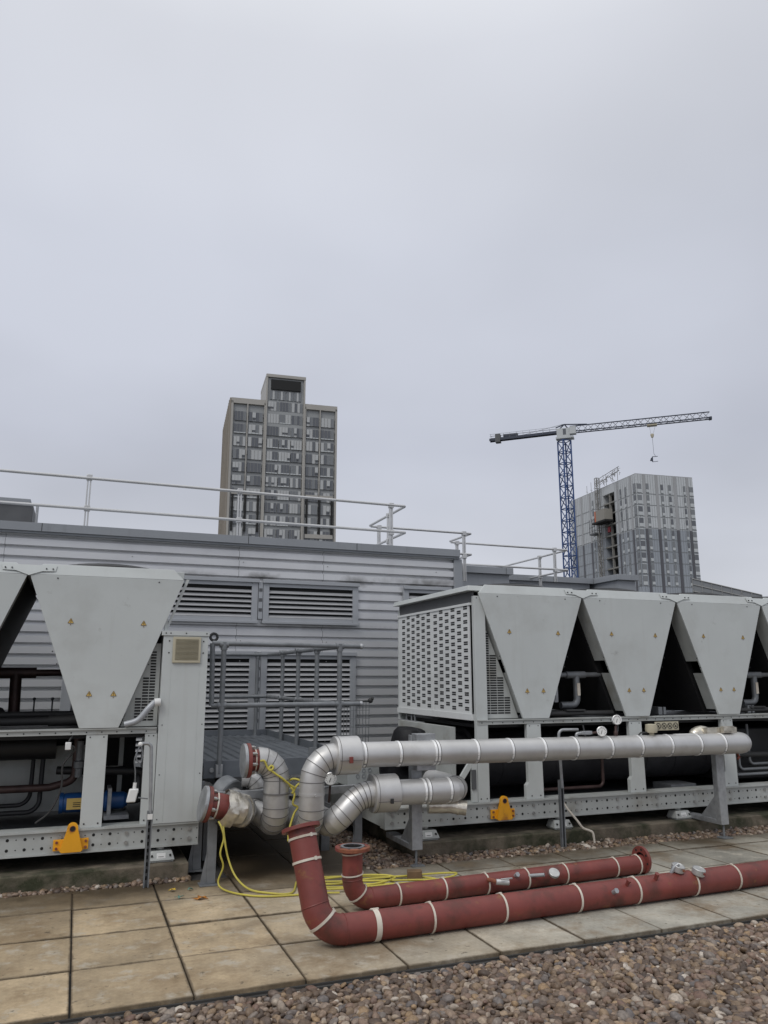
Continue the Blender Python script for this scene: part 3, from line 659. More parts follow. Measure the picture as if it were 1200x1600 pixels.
def crane():
    base = Vector((85.6, 123.2, -35)); top = 47.3; J = Vector((0.7604, -0.6494, 0)); X = base.xy
    t = thing('tower_crane', base, 'blue lattice tower crane with a long grey jib beside the far apartment block', 'crane')
    P = lambda a, z, s=0: Vector((X[0], X[1], z)) + J * a + Vector((-J.y, J.x, 0)) * s
    mb = MB(); truss(mb, (X[0], X[1], -35), (X[0], X[1], top - 0.6), 36, 1.8, 1.8, r=0.15, rd=0.095); mb.build('mast', ['crane_blue', 'crane_blue'], t)
    mb = MB(); truss(mb, P(1.2, 48.35), P(26.6, 48.40), 22, 1.2, 1.25, tri=True, r=0.11, rd=0.055); mb.k = 0; mb.bar(P(26.4, 48.35), P(26.9, 48.4), 1.2, 0.4); mb.build('jib', ['crane_navy', 'crane_grey'], t)
    mb = MB(); mb.k = 0
    for s in (-0.5, 0.5): mb.bar(P(-14.7, 48.3, s), P(-1.0, 48.55, s), 0.16, 0.5)
    mb.bar(P(-14.7, 48.3), P(-1, 48.5), 0.9, 0.2)
    mb.k = 1
    for a in np.arange(-14.4, -1, 1.3):
        for s in (-0.6, 0.6): mb.tube([P(a, 48.4, s), P(a, 49.45, s)], 0.03, 5)
    for s in (-0.6, 0.6):
        for z in (48.95, 49.4): mb.tube([P(-14.6, z, s), P(-1.2, z + 0.15, s)], 0.03, 5)
    mb.tube([P(-8, 48.8), P(0, 50.2)], 0.04, 5)
    mb.build('counter_jib', ['crane_navy', 'crane_grey'], t)
    mb = MB(); mb.bar(P(-13.5, 48.55), P(-12.5, 48.55), 1.3, 1.7); mb.build('counterweight', 'darkgrey', t)
    mb = MB(); mb.bar(P(-11.9, 48.9), P(-9, 48.9), 0.8, 0.7); mb.build('winch', 'crane_navy', t)
    mb = MB(); mb.k = 0; mb.bar(P(-1.3, 48.3), P(1.2, 48.3), 1.5, 1.7); mb.bar(P(1.25, 48.5, -0.6), P(2.4, 48.5, -0.6), 1.2, 1.5); mb.bar(P(-1.5, 47.25), P(1.9, 47.25), 1.7, 0.35)
    mb.k = 1; mb.bar(P(1.5, 48.6, -0.58), P(2.43, 48.6, -0.58), 1.22, 0.9); mb.bar(P(-0.1, 48.4), P(0.5, 48.4), 1.53, 1.2); mb.build('cab', ['b2_white', 'pane_dark'], t)
    mb = MB(); mb.tube([P(-1.0, 49.1), P(0.2, 50.1), P(1.4, 48.4)], 0.12, 6); mb.tube([P(0.2, 50.1), P(4.5, 49.7)], 0.12, 6); mb.tube([P(-1.5, 49.6), P(0.2, 50.1)], 0.12, 6); mb.build('tower_head', 'crane_navy', t)
    mb = MB(); mb.bar(P(15.5, 48.15), P(17.3, 48.15), 1.2, 0.22); mb.build('trolley', 'cream', t)
    mb = MB()
    for a, b in ((15.9, 16.1), (17.0, 16.5)): mb.tube([P(a, 48.1), P(b, 46.4)], 0.02, 5)
    mb.tube([P(16.3, 45.9), P(16.35, 42.6)], 0.035, 5); mb.build('hoist_rope', 'crane_grey', t)
    mb = MB(); mb.lathe(P(16.3, 45.7), (0, 0, 1), [(0.0, 0), (0.2, 0.05), (0.35, 0.55), (0.3, 0.75), (0, 0.8)], 10); mb.build('hook_block', 'cream', t)
    b = P(16.4, 40.9); l = thing('lifted_load', b, 'small dark bracket-shaped load hanging from the crane hook', 'load')
    mb = MB(); mb.tube([P(16.35, 42.6), P(16.6, 42.1)], 0.035, 5); mb.bar(P(16.0, 42.0), P(17.0, 42.0), 0.1, 0.1); mb.bar(P(16.05, 42.0), P(16.05, 41.0), 0.1, 0.14); mb.bar(P(16.0, 41.0), P(17.0, 41.05), 0.08, 0.08)
    mb.prism([P(16.0, 41.9), P(16.0, 41.2), P(15.6, 41.3), P(15.8, 41.8)], P(0, 0, 0.3) - P(0, 0)); mb.build('lifting_frame', 'crane_navy', l)
    return t
crane()
def hoist():
    F = frame((137.26, 165.49), (0.9944, -0.1059)); t = thing('construction_hoist', F(-1.5, 17.5, -35), 'beige construction hoist car on its mast against the far block', 'hoist')
    mb = MB(); truss(mb, F(-1.1, 18.0, -35), F(-1.1, 18.0, 58.6), 60, 0.9, 0.9, r=0.1, rd=0.06); mb.build('hoist_mast', ['raw', 'b2_mid'], t)
    mb = MB(); fbox(mb, F, -2.9, -0.3, 11.9, 17.2, 45.1, 48.2); mb.k = 1; fbox(mb, F, -2.93, -2.4, 16.6, 17.23, 45.1, 48.2); mb.k = 2; fbox(mb, F, -3.0, -0.2, 11.7, 18.6, 44.6, 45.09); mb.build('hoist_car', ['beige', 'orange', 'hole'], t)
    mb = MB(); fbox(mb, F, -2.6, -0.4, 17.9, 21.0, 41.9, 42.3); 
    for b in (17.9, 19.4, 20.9): fbox(mb, F, -2.6, -2.5, b, b + 0.12, 42.3, 46.5)
    fbox(mb, F, -2.6, -2.5, 17.9, 21.0, 44.0, 44.12); mb.build('landing', 'darkgrey', t)
    mb = MB(); fbox(mb, F, -0.25, 0.02, 13.8, 15.0, 41.9, 43.4); mb.build('red_sheet', 'redvest', t)
    s = thing('roof_scaffold', F(-0.5, 12, 55.6), 'tangle of scaffold lattice on the roof edge of the far block', 'scaffold')
    mb = MB(); rnd = random.Random(4)
    for z in (57.3, 58.5): mb.tube([F(-0.4, 17.5, z), F(-0.4, 7.0, z + 0.9)], 0.08, 5)
    for k in range(46):
        b = rnd.uniform(6.8, 16.5); z = 56.2 + (17 - b) * 0.13 + rnd.uniform(0, 1.6)
        mb.tube([F(-0.6 + rnd.uniform(-.8, .8), b, z), F(-0.4 + rnd.uniform(-.8, .8), b + rnd.uniform(-1.3, 1.3), z + rnd.uniform(-1.2, 1.2))], 0.06, 4)
    for b in (17.5, 14, 10.5, 8): mb.tube([F(-0.4, b, 55.5), F(-0.4, b, 58.6 + (17 - b) * 0.08)], 0.07, 5)
    mb.build('scaffold_tubes', 'raw', s)
    a = thing('roof_antenna', F(3, 26, 55.6), 'cluster of thin antenna masts on the far block roof', 'antenna')
    for b, h in ((22.5, 2.6), (24.5, 3.4), (27, 2.9)):
        mb = MB(); mb.tube([F(0.8, b, 55.6), F(0.8, b, 55.6 + h)], 0.06, 5); mb.tube([F(0.4, b, 56.6), F(1.2, b, 56.6)], 0.05, 5); mb.build('antenna_mast', 'raw', a)
hoist()
t = thing('glass_roof', (121, 104, -35), 'sloping glazed roof just showing right of the far grey block', 'glass roof')
GA, GB = Vector((109.0, 117.2, 20.0)), Vector((117.5, 109.0, 16.4))
mb = MB(); mb.prism([GA, (GA.x, GA.y, -35), (GB.x, GB.y, -35), GB], (9, 8, 0)); mb.build('glass_slope', 'pane_mid', t)
mb = MB(); dn = Vector((-.1, -.1, 0))
for k in range(8):
    p = GA.lerp(GB, k / 7) + dn; mb.tube([p, (p.x, p.y, 4)], 0.06, 5)
for z in (0, -1.1, -2.4): mb.tube([GA + dn + Vector((0, 0, z)), GB + dn + Vector((0, 0, z))], 0.08, 5)
mb.build('glazing_bars', 'mullion', t)

# ------------------------------------------------------------------ chillers
YF, YB = 7.0, 9.0
TOPZ, RAILZ = 2.52, 1.17
def dots(mb, pts, r, y, k, n=10, t=0.004):
    mb.k = k
    for x, z in pts: mb.cyl((x, y - t, z), (x, y + 0.001, z), r, n)
def warning(parent, x, z, s=0.022):
    mb = MB(); y = YF - 0.0265
    mb.k = 0; mb.prism([(x - s, y, z - s * 0.8), (x + s, y, z - s * 0.8), (x, y, z + s * 0.95)], (0, 0.0012, 0))
    mb.k = 1; y -= 0.001
    for a, b in (((-1, -.8), (1, -.8)), ((1, -.8), (0, .95)), ((0, .95), (-1, -.8))):
        mb.bar((x + a[0] * s, y, z + a[1] * s), (x + b[0] * s, y, z + b[1] * s), 0.0012, s * 0.2, up=(0.01, 0, 1) if a[1] == b[1] else (1, 0, 0.3))
    mb.bar((x + s * .18, y, z + s * .45), (x - s * .15, y, z - s * .1), 0.0012, s * 0.2, up=(1, 0, 0)); mb.bar((x - s * .2, y, z - s * .08), (x + s * .25, y, z - s * .08), 0.0012, s * .16, up=(0, 0, 1)); mb.bar((x + s * .2, y, z - s * .1), (x - s * .1, y, z - s * .62), 0.0012, s * 0.2, up=(1, 0, 0))
    mb.cyl((x, y, z - s * 1.35), (x, y + 0.002, z - s * 1.35), s * 0.2, 8)
    mb.build('warning_label', ['label_y', 'brown_ink'], parent)
def vmodule(root, xc, hw, left_panel=True, right_panel=True):
    """one V of condenser coils: front panel, back panel, coil slabs, end plates, lid, two fans"""
    b = 0.152; zb, zf = 1.185, 2.425
    mb = MB()
    mb.prism([(xc - b, YF, zb), (xc + b, YF, zb), (xc + hw - 0.006, YF, zf), (xc - hw + 0.006, YF, zf)], (0, -0.024, 0))
    # cap strip leaning back, cut corners
    mb.hexa([(xc - hw + 0.006, YF - 0.024, zf + 0.001), (xc + hw - 0.006, YF - 0.024, zf + 0.001), (xc + hw - 0.006, YF, zf + 0.001), (xc - hw + 0.006, YF, zf + 0.001),
             (xc - hw + 0.10, YF + 0.012, TOPZ), (xc + hw - 0.10, YF + 0.012, TOPZ), (xc + hw - 0.10, YF + 0.03, TOPZ), (xc - hw + 0.10, YF + 0.03, TOPZ)])
    p = mb.build('front_panel', 'paint', root, bevel=0.003)
    for x, z in ((xc - 0.28, 2.05), (xc + 0.30, 2.045), (xc - 0.095, 1.46), (xc + 0.095, 1.46)): warning(p, x, z)
    mb = MB(); dots(mb, [(xc - hw + .22, 2.40), (xc + hw - .22, 2.40), (xc - .36, 1.70), (xc + .36, 1.70), (xc + .40, 1.80), (xc - .40, 1.80)], 0.006, YF - 0.024, 0); mb.build('screws', 'ink', p)
    mb = MB(); mb.prism([(xc - b, YB, zb), (xc + b, YB, zb), (xc + hw - 0.006, YB, TOPZ), (xc - hw + 0.006, YB, TOPZ)], (0, 0.024, 0)); mb.build('back_panel', 'paint', root)
    for sgn in (-1, 1):
        A, B = (xc + sgn * (b - 0.012), zb + 0.02), (xc + sgn * (hw - 0.02), zf - 0.02); d = -sgn * 0.09
        mb = MB(); mb.prism([(A[0], YF + 0.22, A[1]), (B[0], YF + 0.22, B[1]), (B[0] + d, YF + 0.22, B[1]), (A[0] + d, YF + 0.22, A[1])], (0, 1.74, 0)); mb.build('coil', 'coil', root)
        lp = lambda f: (A[0] + (B[0] - A[0]) * f, A[1] + (B[1] - A[1]) * f)
        for f0, f1, dep in ((0.03, 0.36, 0.15), (0.47, 1.0, 0.19)):
            a_, b_ = lp(f0), lp(f1); mb = MB(); mb.prism([(a_[0], YF + 0.002, a_[1]), (b_[0], YF + 0.002, b_[1]), (b_[0] + d * .35, YF + 0.002, b_[1]), (a_[0] + d * .35, YF + 0.002, a_[1])], (0, dep, 0)); mb.build('end_plate', 'paint_dirty', root)
    mb = MB(); mb.box(xc - hw + 0.003, xc + hw - 0.003, YF + 0.032, YB, 2.445, 2.505); mb.build('lid', 'paint', root, bevel=0.004)
    for y in (YF + 0.53, YF + 1.5):
        mb = MB(); mb.k = 0; mb.lathe((xc, y, 2.505), (0, 0, 1), [(0.47, 0), (0.46, 0.035), (0.43, 0.05), (0.42, 0.02), (0.0, 0.02)], 28)
        mb.k = 1
        for q in (0.12, 0.2, 0.28, 0.36): mb.ring((xc, y, 2.565), (0, 0, 1), q, 0.004, 24, 4)
        for a in range(4): mb.bar((xc, y, 2.56), (xc + 0.44 * math.cos(a * math.pi / 2 + .4), y + 0.44 * math.sin(a * math.pi / 2 + .4), 2.545), 0.012, 0.008)
        mb.build('fan', ['rubber', 'black'], root)
def gusset_plate(root, x):                # joint plate between two neighbouring caps
    mb = MB(); y = YF - 0.03
    mb.prism([(x - .21, y + .03, 2.505), (x - .20, y + .012, 2.455), (x - .10, y + .006, 2.452), (x, y, 2.415), (x + .10, y + .006, 2.452), (x + .20, y + .012, 2.455), (x + .21, y + .03, 2.505)], (0, -0.0035, 0.001))
    mb.k = 1
    for q in (-.18, -.13, .13, .18): mb.cyl((x + q, y + 0.004, 2.475), (x + q, y + 0.02, 2.475), 0.006, 8)
    mb.build('joint_plate', ['paint', 'ink'], root)
def beam(root, x0, x1, name='base_beam'):
    mb = MB(); mb.k = 0
    for y0, y1 in ((YF, YF + 0.012),): mb.box(x0, x1, y0, y1, 0.245, 0.40)
    mb.box(x0, x1, YF - 0.02, YF + 0.16, 0.401, 0.416); mb.box(x0, x1, YF - 0.012, YF + 0.12, 0.232, 0.2445)
    mb.box(x0 + 0.0, x0 + 0.012, YF + 0.013, YB - 0.01, 0.245, 0.40); mb.box(x1 - 0.012, x1, YF + 0.013, YB - 0.01, 0.245, 0.40)
    mb.box(x0, x1, YB - 0.012, YB, 0.245, 0.40); mb.box(x0, x1, YB - 0.16, YB + 0.02, 0.401, 0.416)
    big, bolt, sm = [], [], []
    x = x0 + 0.07; i = 0
    while x < x1 - 0.03:
        for z in (0.285, 0.360): (bolt if i % 4 == 0 else big).append((x, z))
        for z in (0.285, 0.360): sm.append((x + 0.062, z))
        x += 0.125; i += 1
    dots(mb, big, 0.012, YF, 1, 10, 0.0015); dots(mb, bolt, 0.016, YF, 2, 6, 0.012); dots(mb, sm, 0.005, YF, 1, 8, 0.0015)
    return mb.build(name, ['paint_dirty', 'hole', 'bolt'], root)
def top_rail(root, x0, x1):
    mb = MB(); mb.box(x0, x1, YF - 0.005, YF + 0.06, 1.135, 1.172); mb.box(x0, x1, YF - 0.02, YF + 0.09, 1.1725, 1.182); mb.box(x0, x1, YB - 0.06, YB, 1.135, 1.175)
    pts = []; x = x0 + 0.05
    while x < x1: pts.append((x, 1.153)); x += 0.117
    dots(mb, pts, 0.006, YF - 0.005, 1, 8, 0.002); mb.build('coil_rail', ['paint_dirty', 'hole'], root)
def post(root, x0, x1, flare=0.0, z0=0.417, z1=1.134, y=YF):
    mb = MB(); mb.prism([(x0, y, z1), (x0, y, z0 + 0.16), (x0 - flare, y, z0 + 0.13), (x0 - flare, y, z0), (x1 + flare * 0.3, y, z0), (x1, y, z1)], (0, 0.05, 0))
    mb.k = 1
    for x in (x0 + 0.03, x1 - 0.03): mb.cyl((x, y - 0.004, z0 + 0.03), (x, y, z0 + 0.03), 0.007, 8); mb.cyl((x, y - 0.003, z1 - 0.02), (x, y, z1 - 0.02), 0.006, 8)
    mb.build('post', ['paint', 'ink'], root, bevel=0.003)
def lug(root, x):                          # yellow lifting lug bolted to the beam
    mb = MB(); y = YF - 0.022
    pts = [(x - .085, y, .262), (x - .07, y, .250), (x + .07, y, .250), (x + .085, y, .262)]
    for k in range(13):
        a = R(-10 + 200 * k / 12); pts.append((x + 0.042 * math.cos(a), y, 0.425 + 0.045 * math.sin(a)))
    mb.prism(pts, (0, -0.035, 0)); mb.box(x - .135, x + .125, y - 0.001, y + 0.014, .262, .345); mb.k = 1
    for q in (-.11, .105):
        for z in (.28, .325): mb.cyl((x + q, y - 0.012, z), (x + q, y, z), 0.011, 6)
    mb.k = 2; mb.cyl((x, y - 0.0365, .425), (x, y - 0.03, .425), 0.020, 16); mb.k = 1; mb.ring((x, y - 0.036, .425), (0, 1, 0), 0.021, 0.003, 20)
    mb.build('lifting_lug', ['yellow', 'rust', 'hole'], root, bevel=0.005)
def foot(root, x):
    mb = MB(); y0, y1 = YF - 0.055, YF + 0.11
    mb.hexa([(x - .11, y0, .135), (x + .11, y0, .135), (x + .11, y1, .135), (x - .11, y1, .135), (x - .085, y0 + .035, .205), (x + .085, y0 + .035, .205), (x + .085, y1 - .02, .205), (x - .085, y1 - .02, .205)])
    mb.box(x - .10, x + .10, y0 + .01, y1 - .01, .121, .134); mb.cyl((x, YF + 0.05, .205), (x, YF + .05, .232), 0.03, 12)
    f = mb.build('isolator_foot', 'paint_dirty', root, bevel=0.006)
    mb = MB(); o = Vector((x, y0 + 0.017 - 0.002, 0.170)); mb.hexa([(x - .035, y0 + .008, .153), (x + .035, y0 + .008, .153), (x + .035, y0 + .012, .153), (x - .035, y0 + .012, .153), (x - .035, y0 + .022, .190), (x + .035, y0 + .022, .190), (x + .035, y0 + .026, .190), (x - .035, y0 + .026, .190)])
    mb.k = 1
    for q in (-.072, .072): mb.cyl((x + q, y0 + 0.006, .17), (x + q, y0 + .02, .175), .008, 8)
    mb.k = 1; mb.hexa([(x - .022, y0 + .0095, .164), (x + .02, y0 + .0095, .164), (x + .02, y0 + .0118, .164), (x - .022, y0 + .0118, .164), (x - .022, y0 + .0115, .1665), (x + .02, y0 + .0115, .1665), (x + .02, y0 + .014, .1665), (x - .022, y0 + .014, .1665)])
    mb.build('rating_plate', ['white', 'ink'], f)
def slot_panel(root, xs, y, poly, mirror):  # triangular infill panel with stepped vent slots
    mb = MB(); mb.k = 0; mb.prism(poly, (0, 0.012, 0)); mb.k = 1
    for x0, x1, z0, z1 in xs:
        z = z0
        while z < z1: mb.box(x0, x1, y - 0.0025, y, z, z + 0.014); z += 0.0245
    mb.build('vent_panel', ['paint_dirty', 'hole'], root)

# ---- left chiller
lc = thing('chiller', (-0.9, 8.0, 0.12), 'left grey air-cooled chiller with a tall end cabinet, on the left plinth', 'chiller', 'grey air-cooled chillers')
for xc in (-2.315, -1.06, 0.20): vmodule(lc, xc, 0.6275)
for x in (-1.687, -0.43): gusset_plate(lc, x)
beam(lc, -3.1, 1.045); top_rail(lc, -3.1, 0.66)
for x0 in (-2.40, -1.14, 0.11): post(lc, x0, x0 + 0.165)
post(lc, 0.57, 0.668)
lug(lc, 0.06); lug(lc, -1.9)
for x in (0.75, -0.60, -1.9): foot(lc, x)
# cabinet
mb = MB(); mb.box(0.672, 1.052, 6.975, 8.6, 0.418, 1.945); mb.box(0.655, 1.06, 6.965, 8.62, 1.946, 1.985); mb.k = 1
for q in (0.69, 0.73, 0.86, 1.035): mb.cyl((q, 6.962, 1.966), (q, 6.966, 1.966), .006, 8)
for q in (0.70, 1.03):
    for z in (.45, .8, 1.2): mb.cyl((q, 6.972, z), (q, 6.976, z), .005, 8)
mb.k = 0; mb.box(0.745, 0.748, 6.9735, 6.9745, .43, 1.70); mb.box(0.985, 0.988, 6.9735, 6.9745, .43, 1.70)
cab = mb.build('electrical_cabinet', ['paint', 'ink'], lc, bevel=0.004)
mb = MB(); mb.k = 0; mb.box(0.752, 0.988, 6.957, 6.974, 1.715, 1.935); mb.k = 1; z = 1.742
while z < 1.915: mb.box(0.772, 0.968, 6.951, 6.9565, z, z + .0055); z += .0105
mb.k = 2
for q in (0.722, 1.012):
    for z in (1.80, 1.90): mb.cyl((q, 6.970, z), (q, 6.975, z), .007, 8)
mb.build('filter_grille', ['cream', 'cream_dark', 'ink'], cab, bevel=0.003)
slot_panel(lc, [(0.585, 0.63, 1.235, 1.80), (0.53, 0.578, 1.235, 1.60), (0.475, 0.523, 1.26, 1.42)], 7.06, [(0.37, 7.06, 1.19), (0.665, 7.06, 1.19), (0.665, 7.06, 1.88), (0.61, 7.06, 1.88)], False)
mb = MB(); mb.tube(smooth([(0.40, 6.97, 1.21), (0.50, 6.95, 1.245), (0.575, 6.94, 1.335), (0.625, 6.95, 1.385), (0.66, 6.96, 1.39)], 6), 0.026, 12); mb.build('conduit', 'trim', lc)
mb = MB(); mb.lathe((0.625, 6.953, 1.385), (1, 0, 0.1), [(.034, 0), (.034, .04), (.03, .05)], 12); mb.build('conduit_gland', 'white', lc)
mb = MB(); mb.box(0.675, 0.70, 7.0, 7.03, 1.9, 2.1); mb.prism([(0.70, 7.02, 1.98), (0.68, 7.02, 1.98), (0.845, 7.02, 2.44), (0.87, 7.02, 2.44)], (0, 0.02, 0)); mb.build('edge_flange', 'paint', lc)
# inside of the left chiller
mb = MB(); mb.box(-3.05, 0.20, 7.95, 7.98, 0.417, 0.98); mb.box(-3.05, 0.2, 7.944, 7.9495, .80, .81); mb.build('backing_panel', 'paint_dirty', lc)
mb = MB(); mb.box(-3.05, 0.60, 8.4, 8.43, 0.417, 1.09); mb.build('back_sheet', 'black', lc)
mb = MB(); mb.box(-3.05, 0.65, YF + 0.10, 8.9, 1.10, 1.132); mb.build('bay_ceiling', 'black', lc)
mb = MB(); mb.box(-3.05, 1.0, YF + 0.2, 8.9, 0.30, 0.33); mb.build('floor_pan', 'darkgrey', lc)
mb = MB(); mb.tube([(-3.0, 7.7, 1.0), (-0.12, 7.7, 1.0)], .11, 16); mb.build('suction_header', 'black', lc)
mb = MB()
mb.tube(route([(-3, 7.55, .66), (-.15, 7.55, .67), (0.05, 7.55, .72), (0.05, 7.55, 1.08)], .09), .032, 12); mb.build('discharge_pipe', 'copper', lc)
mb = MB(); mb.tube(route([(-1.4, 7.6, .47), (-.22, 7.6, .47), (-.22, 7.75, 1.05)], .10), .02, 10); mb.tube(route([(-1.4, 7.68, .52), (-.30, 7.68, .52), (-.30, 7.82, 1.05)], .10), .018, 10); mb.build('liquid_pipe', 'black', lc)
mb = MB(); mb.tube([(0.075, 7.5, .75), (0.075, 7.5, 1.05)], .03, 10); mb.lathe((0.075, 7.5, .82), (0, 0, 1), [(.03, 0), (.045, .01), (.045, .06), (.03, .07)], 12); mb.build('valve_stack', 'galv_dark', lc)
mo = MB(); mo.lathe((-0.06, 7.5, 0.545), (1, 0, 0), [(0, 0), (.085, 0), (.085, .03), (.075, .035), (.08, .06), (.08, .22), (.07, .24), (.07, .36), (.085, .365), (.085, .39), (.07, .395), (.07, .52), (.05, .55), (0, .55)], 20)
mo = mo.build('compressor_motor', 'blue', lc)
mb = MB(); mb.hexa([(0.0, 7.413, .50), (.12, 7.413, .50), (.12, 7.418, .50), (0, 7.418, .50), (0, 7.413, .59), (.12, 7.413, .59), (.12, 7.418, .59), (0, 7.418, .59)]); mb.k = 1
for z in (.52, .535, .55): mb.box(.05, .11, 7.4115, 7.4128, z, z + .006)
mb.build('motor_label', ['label_y', 'ink'], mo)
mb = MB(); mb.box(.325, .355, 7.38, 7.62, .42, .66); mb.box(.30, .50, 7.3, 7.7, .418, .45); mb.build('motor_bracket', 'galv', lc)
mb = MB(); mb.tube(route([(.49, 7.5, .545), (.62, 7.5, .545), (.62, 7.5, .78), (-0.1, 7.62, .80)], .06), .035, 12); mb.build('motor_pipe', 'black', lc)
mb = MB(); mb.box(.42, .46, 7.9, 7.94, .45, 1.1); mb.box(.30, .46, 7.9, 7.93, .75, .79); mb.build('inner_frame', 'paint', lc)
mb = MB(); mb.tube(smooth([(0.01, 7.02, 1.14), (-.02, 7.0, 1.07), (0.03, 7.02, 1.02), (-.05, 7.05, .9), (-.05, 7.06, .72), (-.12, 7.06, .55), (-.22, 7.1, .46)], 6), .008, 8); mb.build('hanging_cable', 'rubber', lc)
mb = MB(); mb.box(-0.045, 0.0, 6.985, 7.03, 1.02, 1.08); mb.build('cable_plug', 'white', lc, bevel=0.006)
# pipework in the V gap
mb = MB(); mb.tube([(-1.0, 8.0, 1.63), (-.02, 8.0, 1.635)], .032, 12); mb.tube([(-.68, 8.0, 1.631), (-.35, 8.0, 1.633)], .05, 14); mb.build('gap_pipe', 'copper', lc)
mb = MB(); mb.tube([(-.52, 8.0, 1.63), (-.51, 8.0, 1.30)], .05, 14); mb.ball((-.51, 8.0, 1.29), .052, 12); mb.build('gap_drop_pipe', 'copper', lc)
mb = MB(); mb.tube([(-1.4, 7.5, 1.22), (.05, 7.5, 1.225)], .035, 12); mb.tube([(-1.4, 7.7, 1.27), (.05, 7.7, 1.27)], .03, 12); mb.tube([(-0.2, 7.5, 1.224), (.05, 7.5, 1.225)], .045, 14); mb.build('header_pipe', 'rubber', lc)
mb = MB(); mb.ball((-.72, 7.8, 1.34), .09, 12); mb.ball((-.62, 7.75, 1.28), .06, 10); mb.box(-.85, -.66, 7.7, 7.9, 1.19, 1.32); mb.build('gap_valve', 'black', lc, bevel=.004)
mb = MB()
for x in (-.36, -.20): mb.tube([(x, 8.3, 1.2), (x, 8.3, 1.38)], .008, 6); mb.ball((x, 8.3, 1.39), .016, 8)
mb.build('hook_bolt', 'galv_dark', lc)

# ---- right chiller
rc = thing('chiller', (5.5, 8.0, 0.12), 'right grey air-cooled chiller with a perforated end guard, on the right plinth', 'chiller', 'grey air-cooled chillers')
for xc in (4.35, 5.605, 6.86, 8.115, 9.37): vmodule(rc, xc, 0.6275)
for x in (4.978, 6.233, 7.488, 8.743): gusset_plate(rc, x)
beam(rc, 2.72, 10.0); top_rail(rc, 3.69, 10.0)
for xc in (4.325, 5.575, 6.83, 8.08, 9.33): post(rc, xc - 0.075, xc + 0.085, 0.028)
post(rc, 3.685, 3.81, 0.0, 0.417, 2.40)
post(rc, 3.685, 3.80, 0.0, 0.417, 2.40, YB - 0.02)
lug(rc, 3.94); lug(rc, 8.6)
for x in (3.14, 4.60, 6.10, 7.55): foot(rc, x)
# perforated end guard
mb = MB(); X = 3.672
mb.k = 0; mb.box(X, X + 0.012, YF + 0.085, YB - 0.03, 1.235, 2.31); mb.box(X - 0.012, X + 0.02, YF + 0.06, YB, 1.175, 1.2345); mb.box(X - 0.01, X + 0.02, YF + 0.06, YB, 2.3105, 2.335); mb.box(X - 0.004, X - 0.0005, 8.0 - .02, 8.0 + .02, 1.236, 2.31)
mb.k = 1
for y0 in (YF + 0.125, 8.04):
    for c in range(6):
        y = y0 + c * 0.146; z = 1.265 + (0.036 if c % 2 else 0.0)
        while z < 2.275:
            mb.box(X - 0.0015, X - 0.0002, y, y + .088, z, z + .0155); mb.box(X - 0.0015, X - 0.0002, y, y + .088, z + .0205, z + .036); z += 0.072
mb.build('end_guard', ['guard', 'hole'], rc)
mb = MB(); mb.box(X + 0.02, X + 0.04, YF + 0.05, YB, 2.336, 2.45); mb.build('end_screen', 'darkgrey', rc)
mb = MB(); mb.hexa([(3.62, YF + .0, 2.452), (3.80, YF + .0, 2.452), (3.80, YB + .03, 2.452), (3.62, YB + .03, 2.452), (3.635, YF + .02, 2.505), (3.80, YF + .02, 2.505), (3.80, YB + .03, 2.505), (3.635, YB + .03, 2.505)]); mb.build('roof_lip', 'paint', rc, bevel=.004)
slot_panel(rc, [(3.82, 3.872, 1.235, 2.02), (3.88, 3.952, 1.235, 1.80), (3.96, 4.03, 1.235, 1.58), (4.038, 4.10, 1.235, 1.40)], 7.06, [(3.812, 7.06, 1.19), (4.19, 7.06, 1.19), (4.09, 7.06, 1.48), (3.812, 7.06, 2.15)], True)
# underside: evaporator shells, and black sheets added to keep the bays dark
mb = MB(); mb.box(3.75, 10, YF + .10, 8.9, 1.10, 1.132); mb.build('bay_ceiling', 'black', rc)  # added black ceiling sheet, keeps light from above out of the bays
mb = MB(); mb.box(3.75, 10, 8.86, 8.88, .417, 1.10); mb.build('backing_panel', 'black', rc)  # added black sheet over the open back, so the bays stay dark
mb = MB(); mb.box(2.75, 10, YF + .2, 8.85, .30, .33); mb.build('floor_pan', 'darkgrey', rc)
mb = MB(); mb.tube([(3.95, 7.75, .74), (7.05, 7.75, .74)], .29, 32)
for x in (4.25, 4.9, 5.5, 6.1, 6.5, 6.95): band(mb, (x, 7.75, .74), (1, 0, 0), .291, .03, 32, .004)
mb.build('evaporator_shell', 'foam', rc)
mb = MB(); mb.lathe((3.95, 7.75, .74), (-1, 0, 0), [(.29, 0), (.33, 0), (.33, .05), (.28, .06), (.25, .12), (0.0, .16)], 32); mb.build('evaporator_head', 'black', rc)
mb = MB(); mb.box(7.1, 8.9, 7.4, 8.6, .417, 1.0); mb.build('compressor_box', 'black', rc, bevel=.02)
mb = MB(); mb.tube(route([(6.98, 7.3, .72), (7.9, 7.3, .70)], .05), .035, 12); mb.tube(route([(7.15, 7.25, 1.0), (7.15, 7.25, .5), (7.9, 7.25, .48)], .06), .02, 10); mb.build('drain_pipe', 'rubber', rc)
mb = MB(); mb.lathe((3.40, 8.05, .78), (.1, -.1, 1), [(.0, -.05), (.20, -.04), (.21, .10), (.19, .22), (.15, .27), (0, .29)], 14); mb.lathe((3.66, 7.95, .80), (.35, -.1, 1), [(0, -.05), (.15, -.04), (.16, .12), (.12, .2), (0, .23)], 12)
mb.lathe((3.55, 8.3, .85), (.9, 0, .4), [(0, -.25), (.13, -.24), (.15, .1), (.1, .25), (0, .27)], 12); mb.tube(route([(3.3, 8.25, .75), (3.3, 8.25, .5), (4.0, 8.25, .5)], .1), .15, 16)
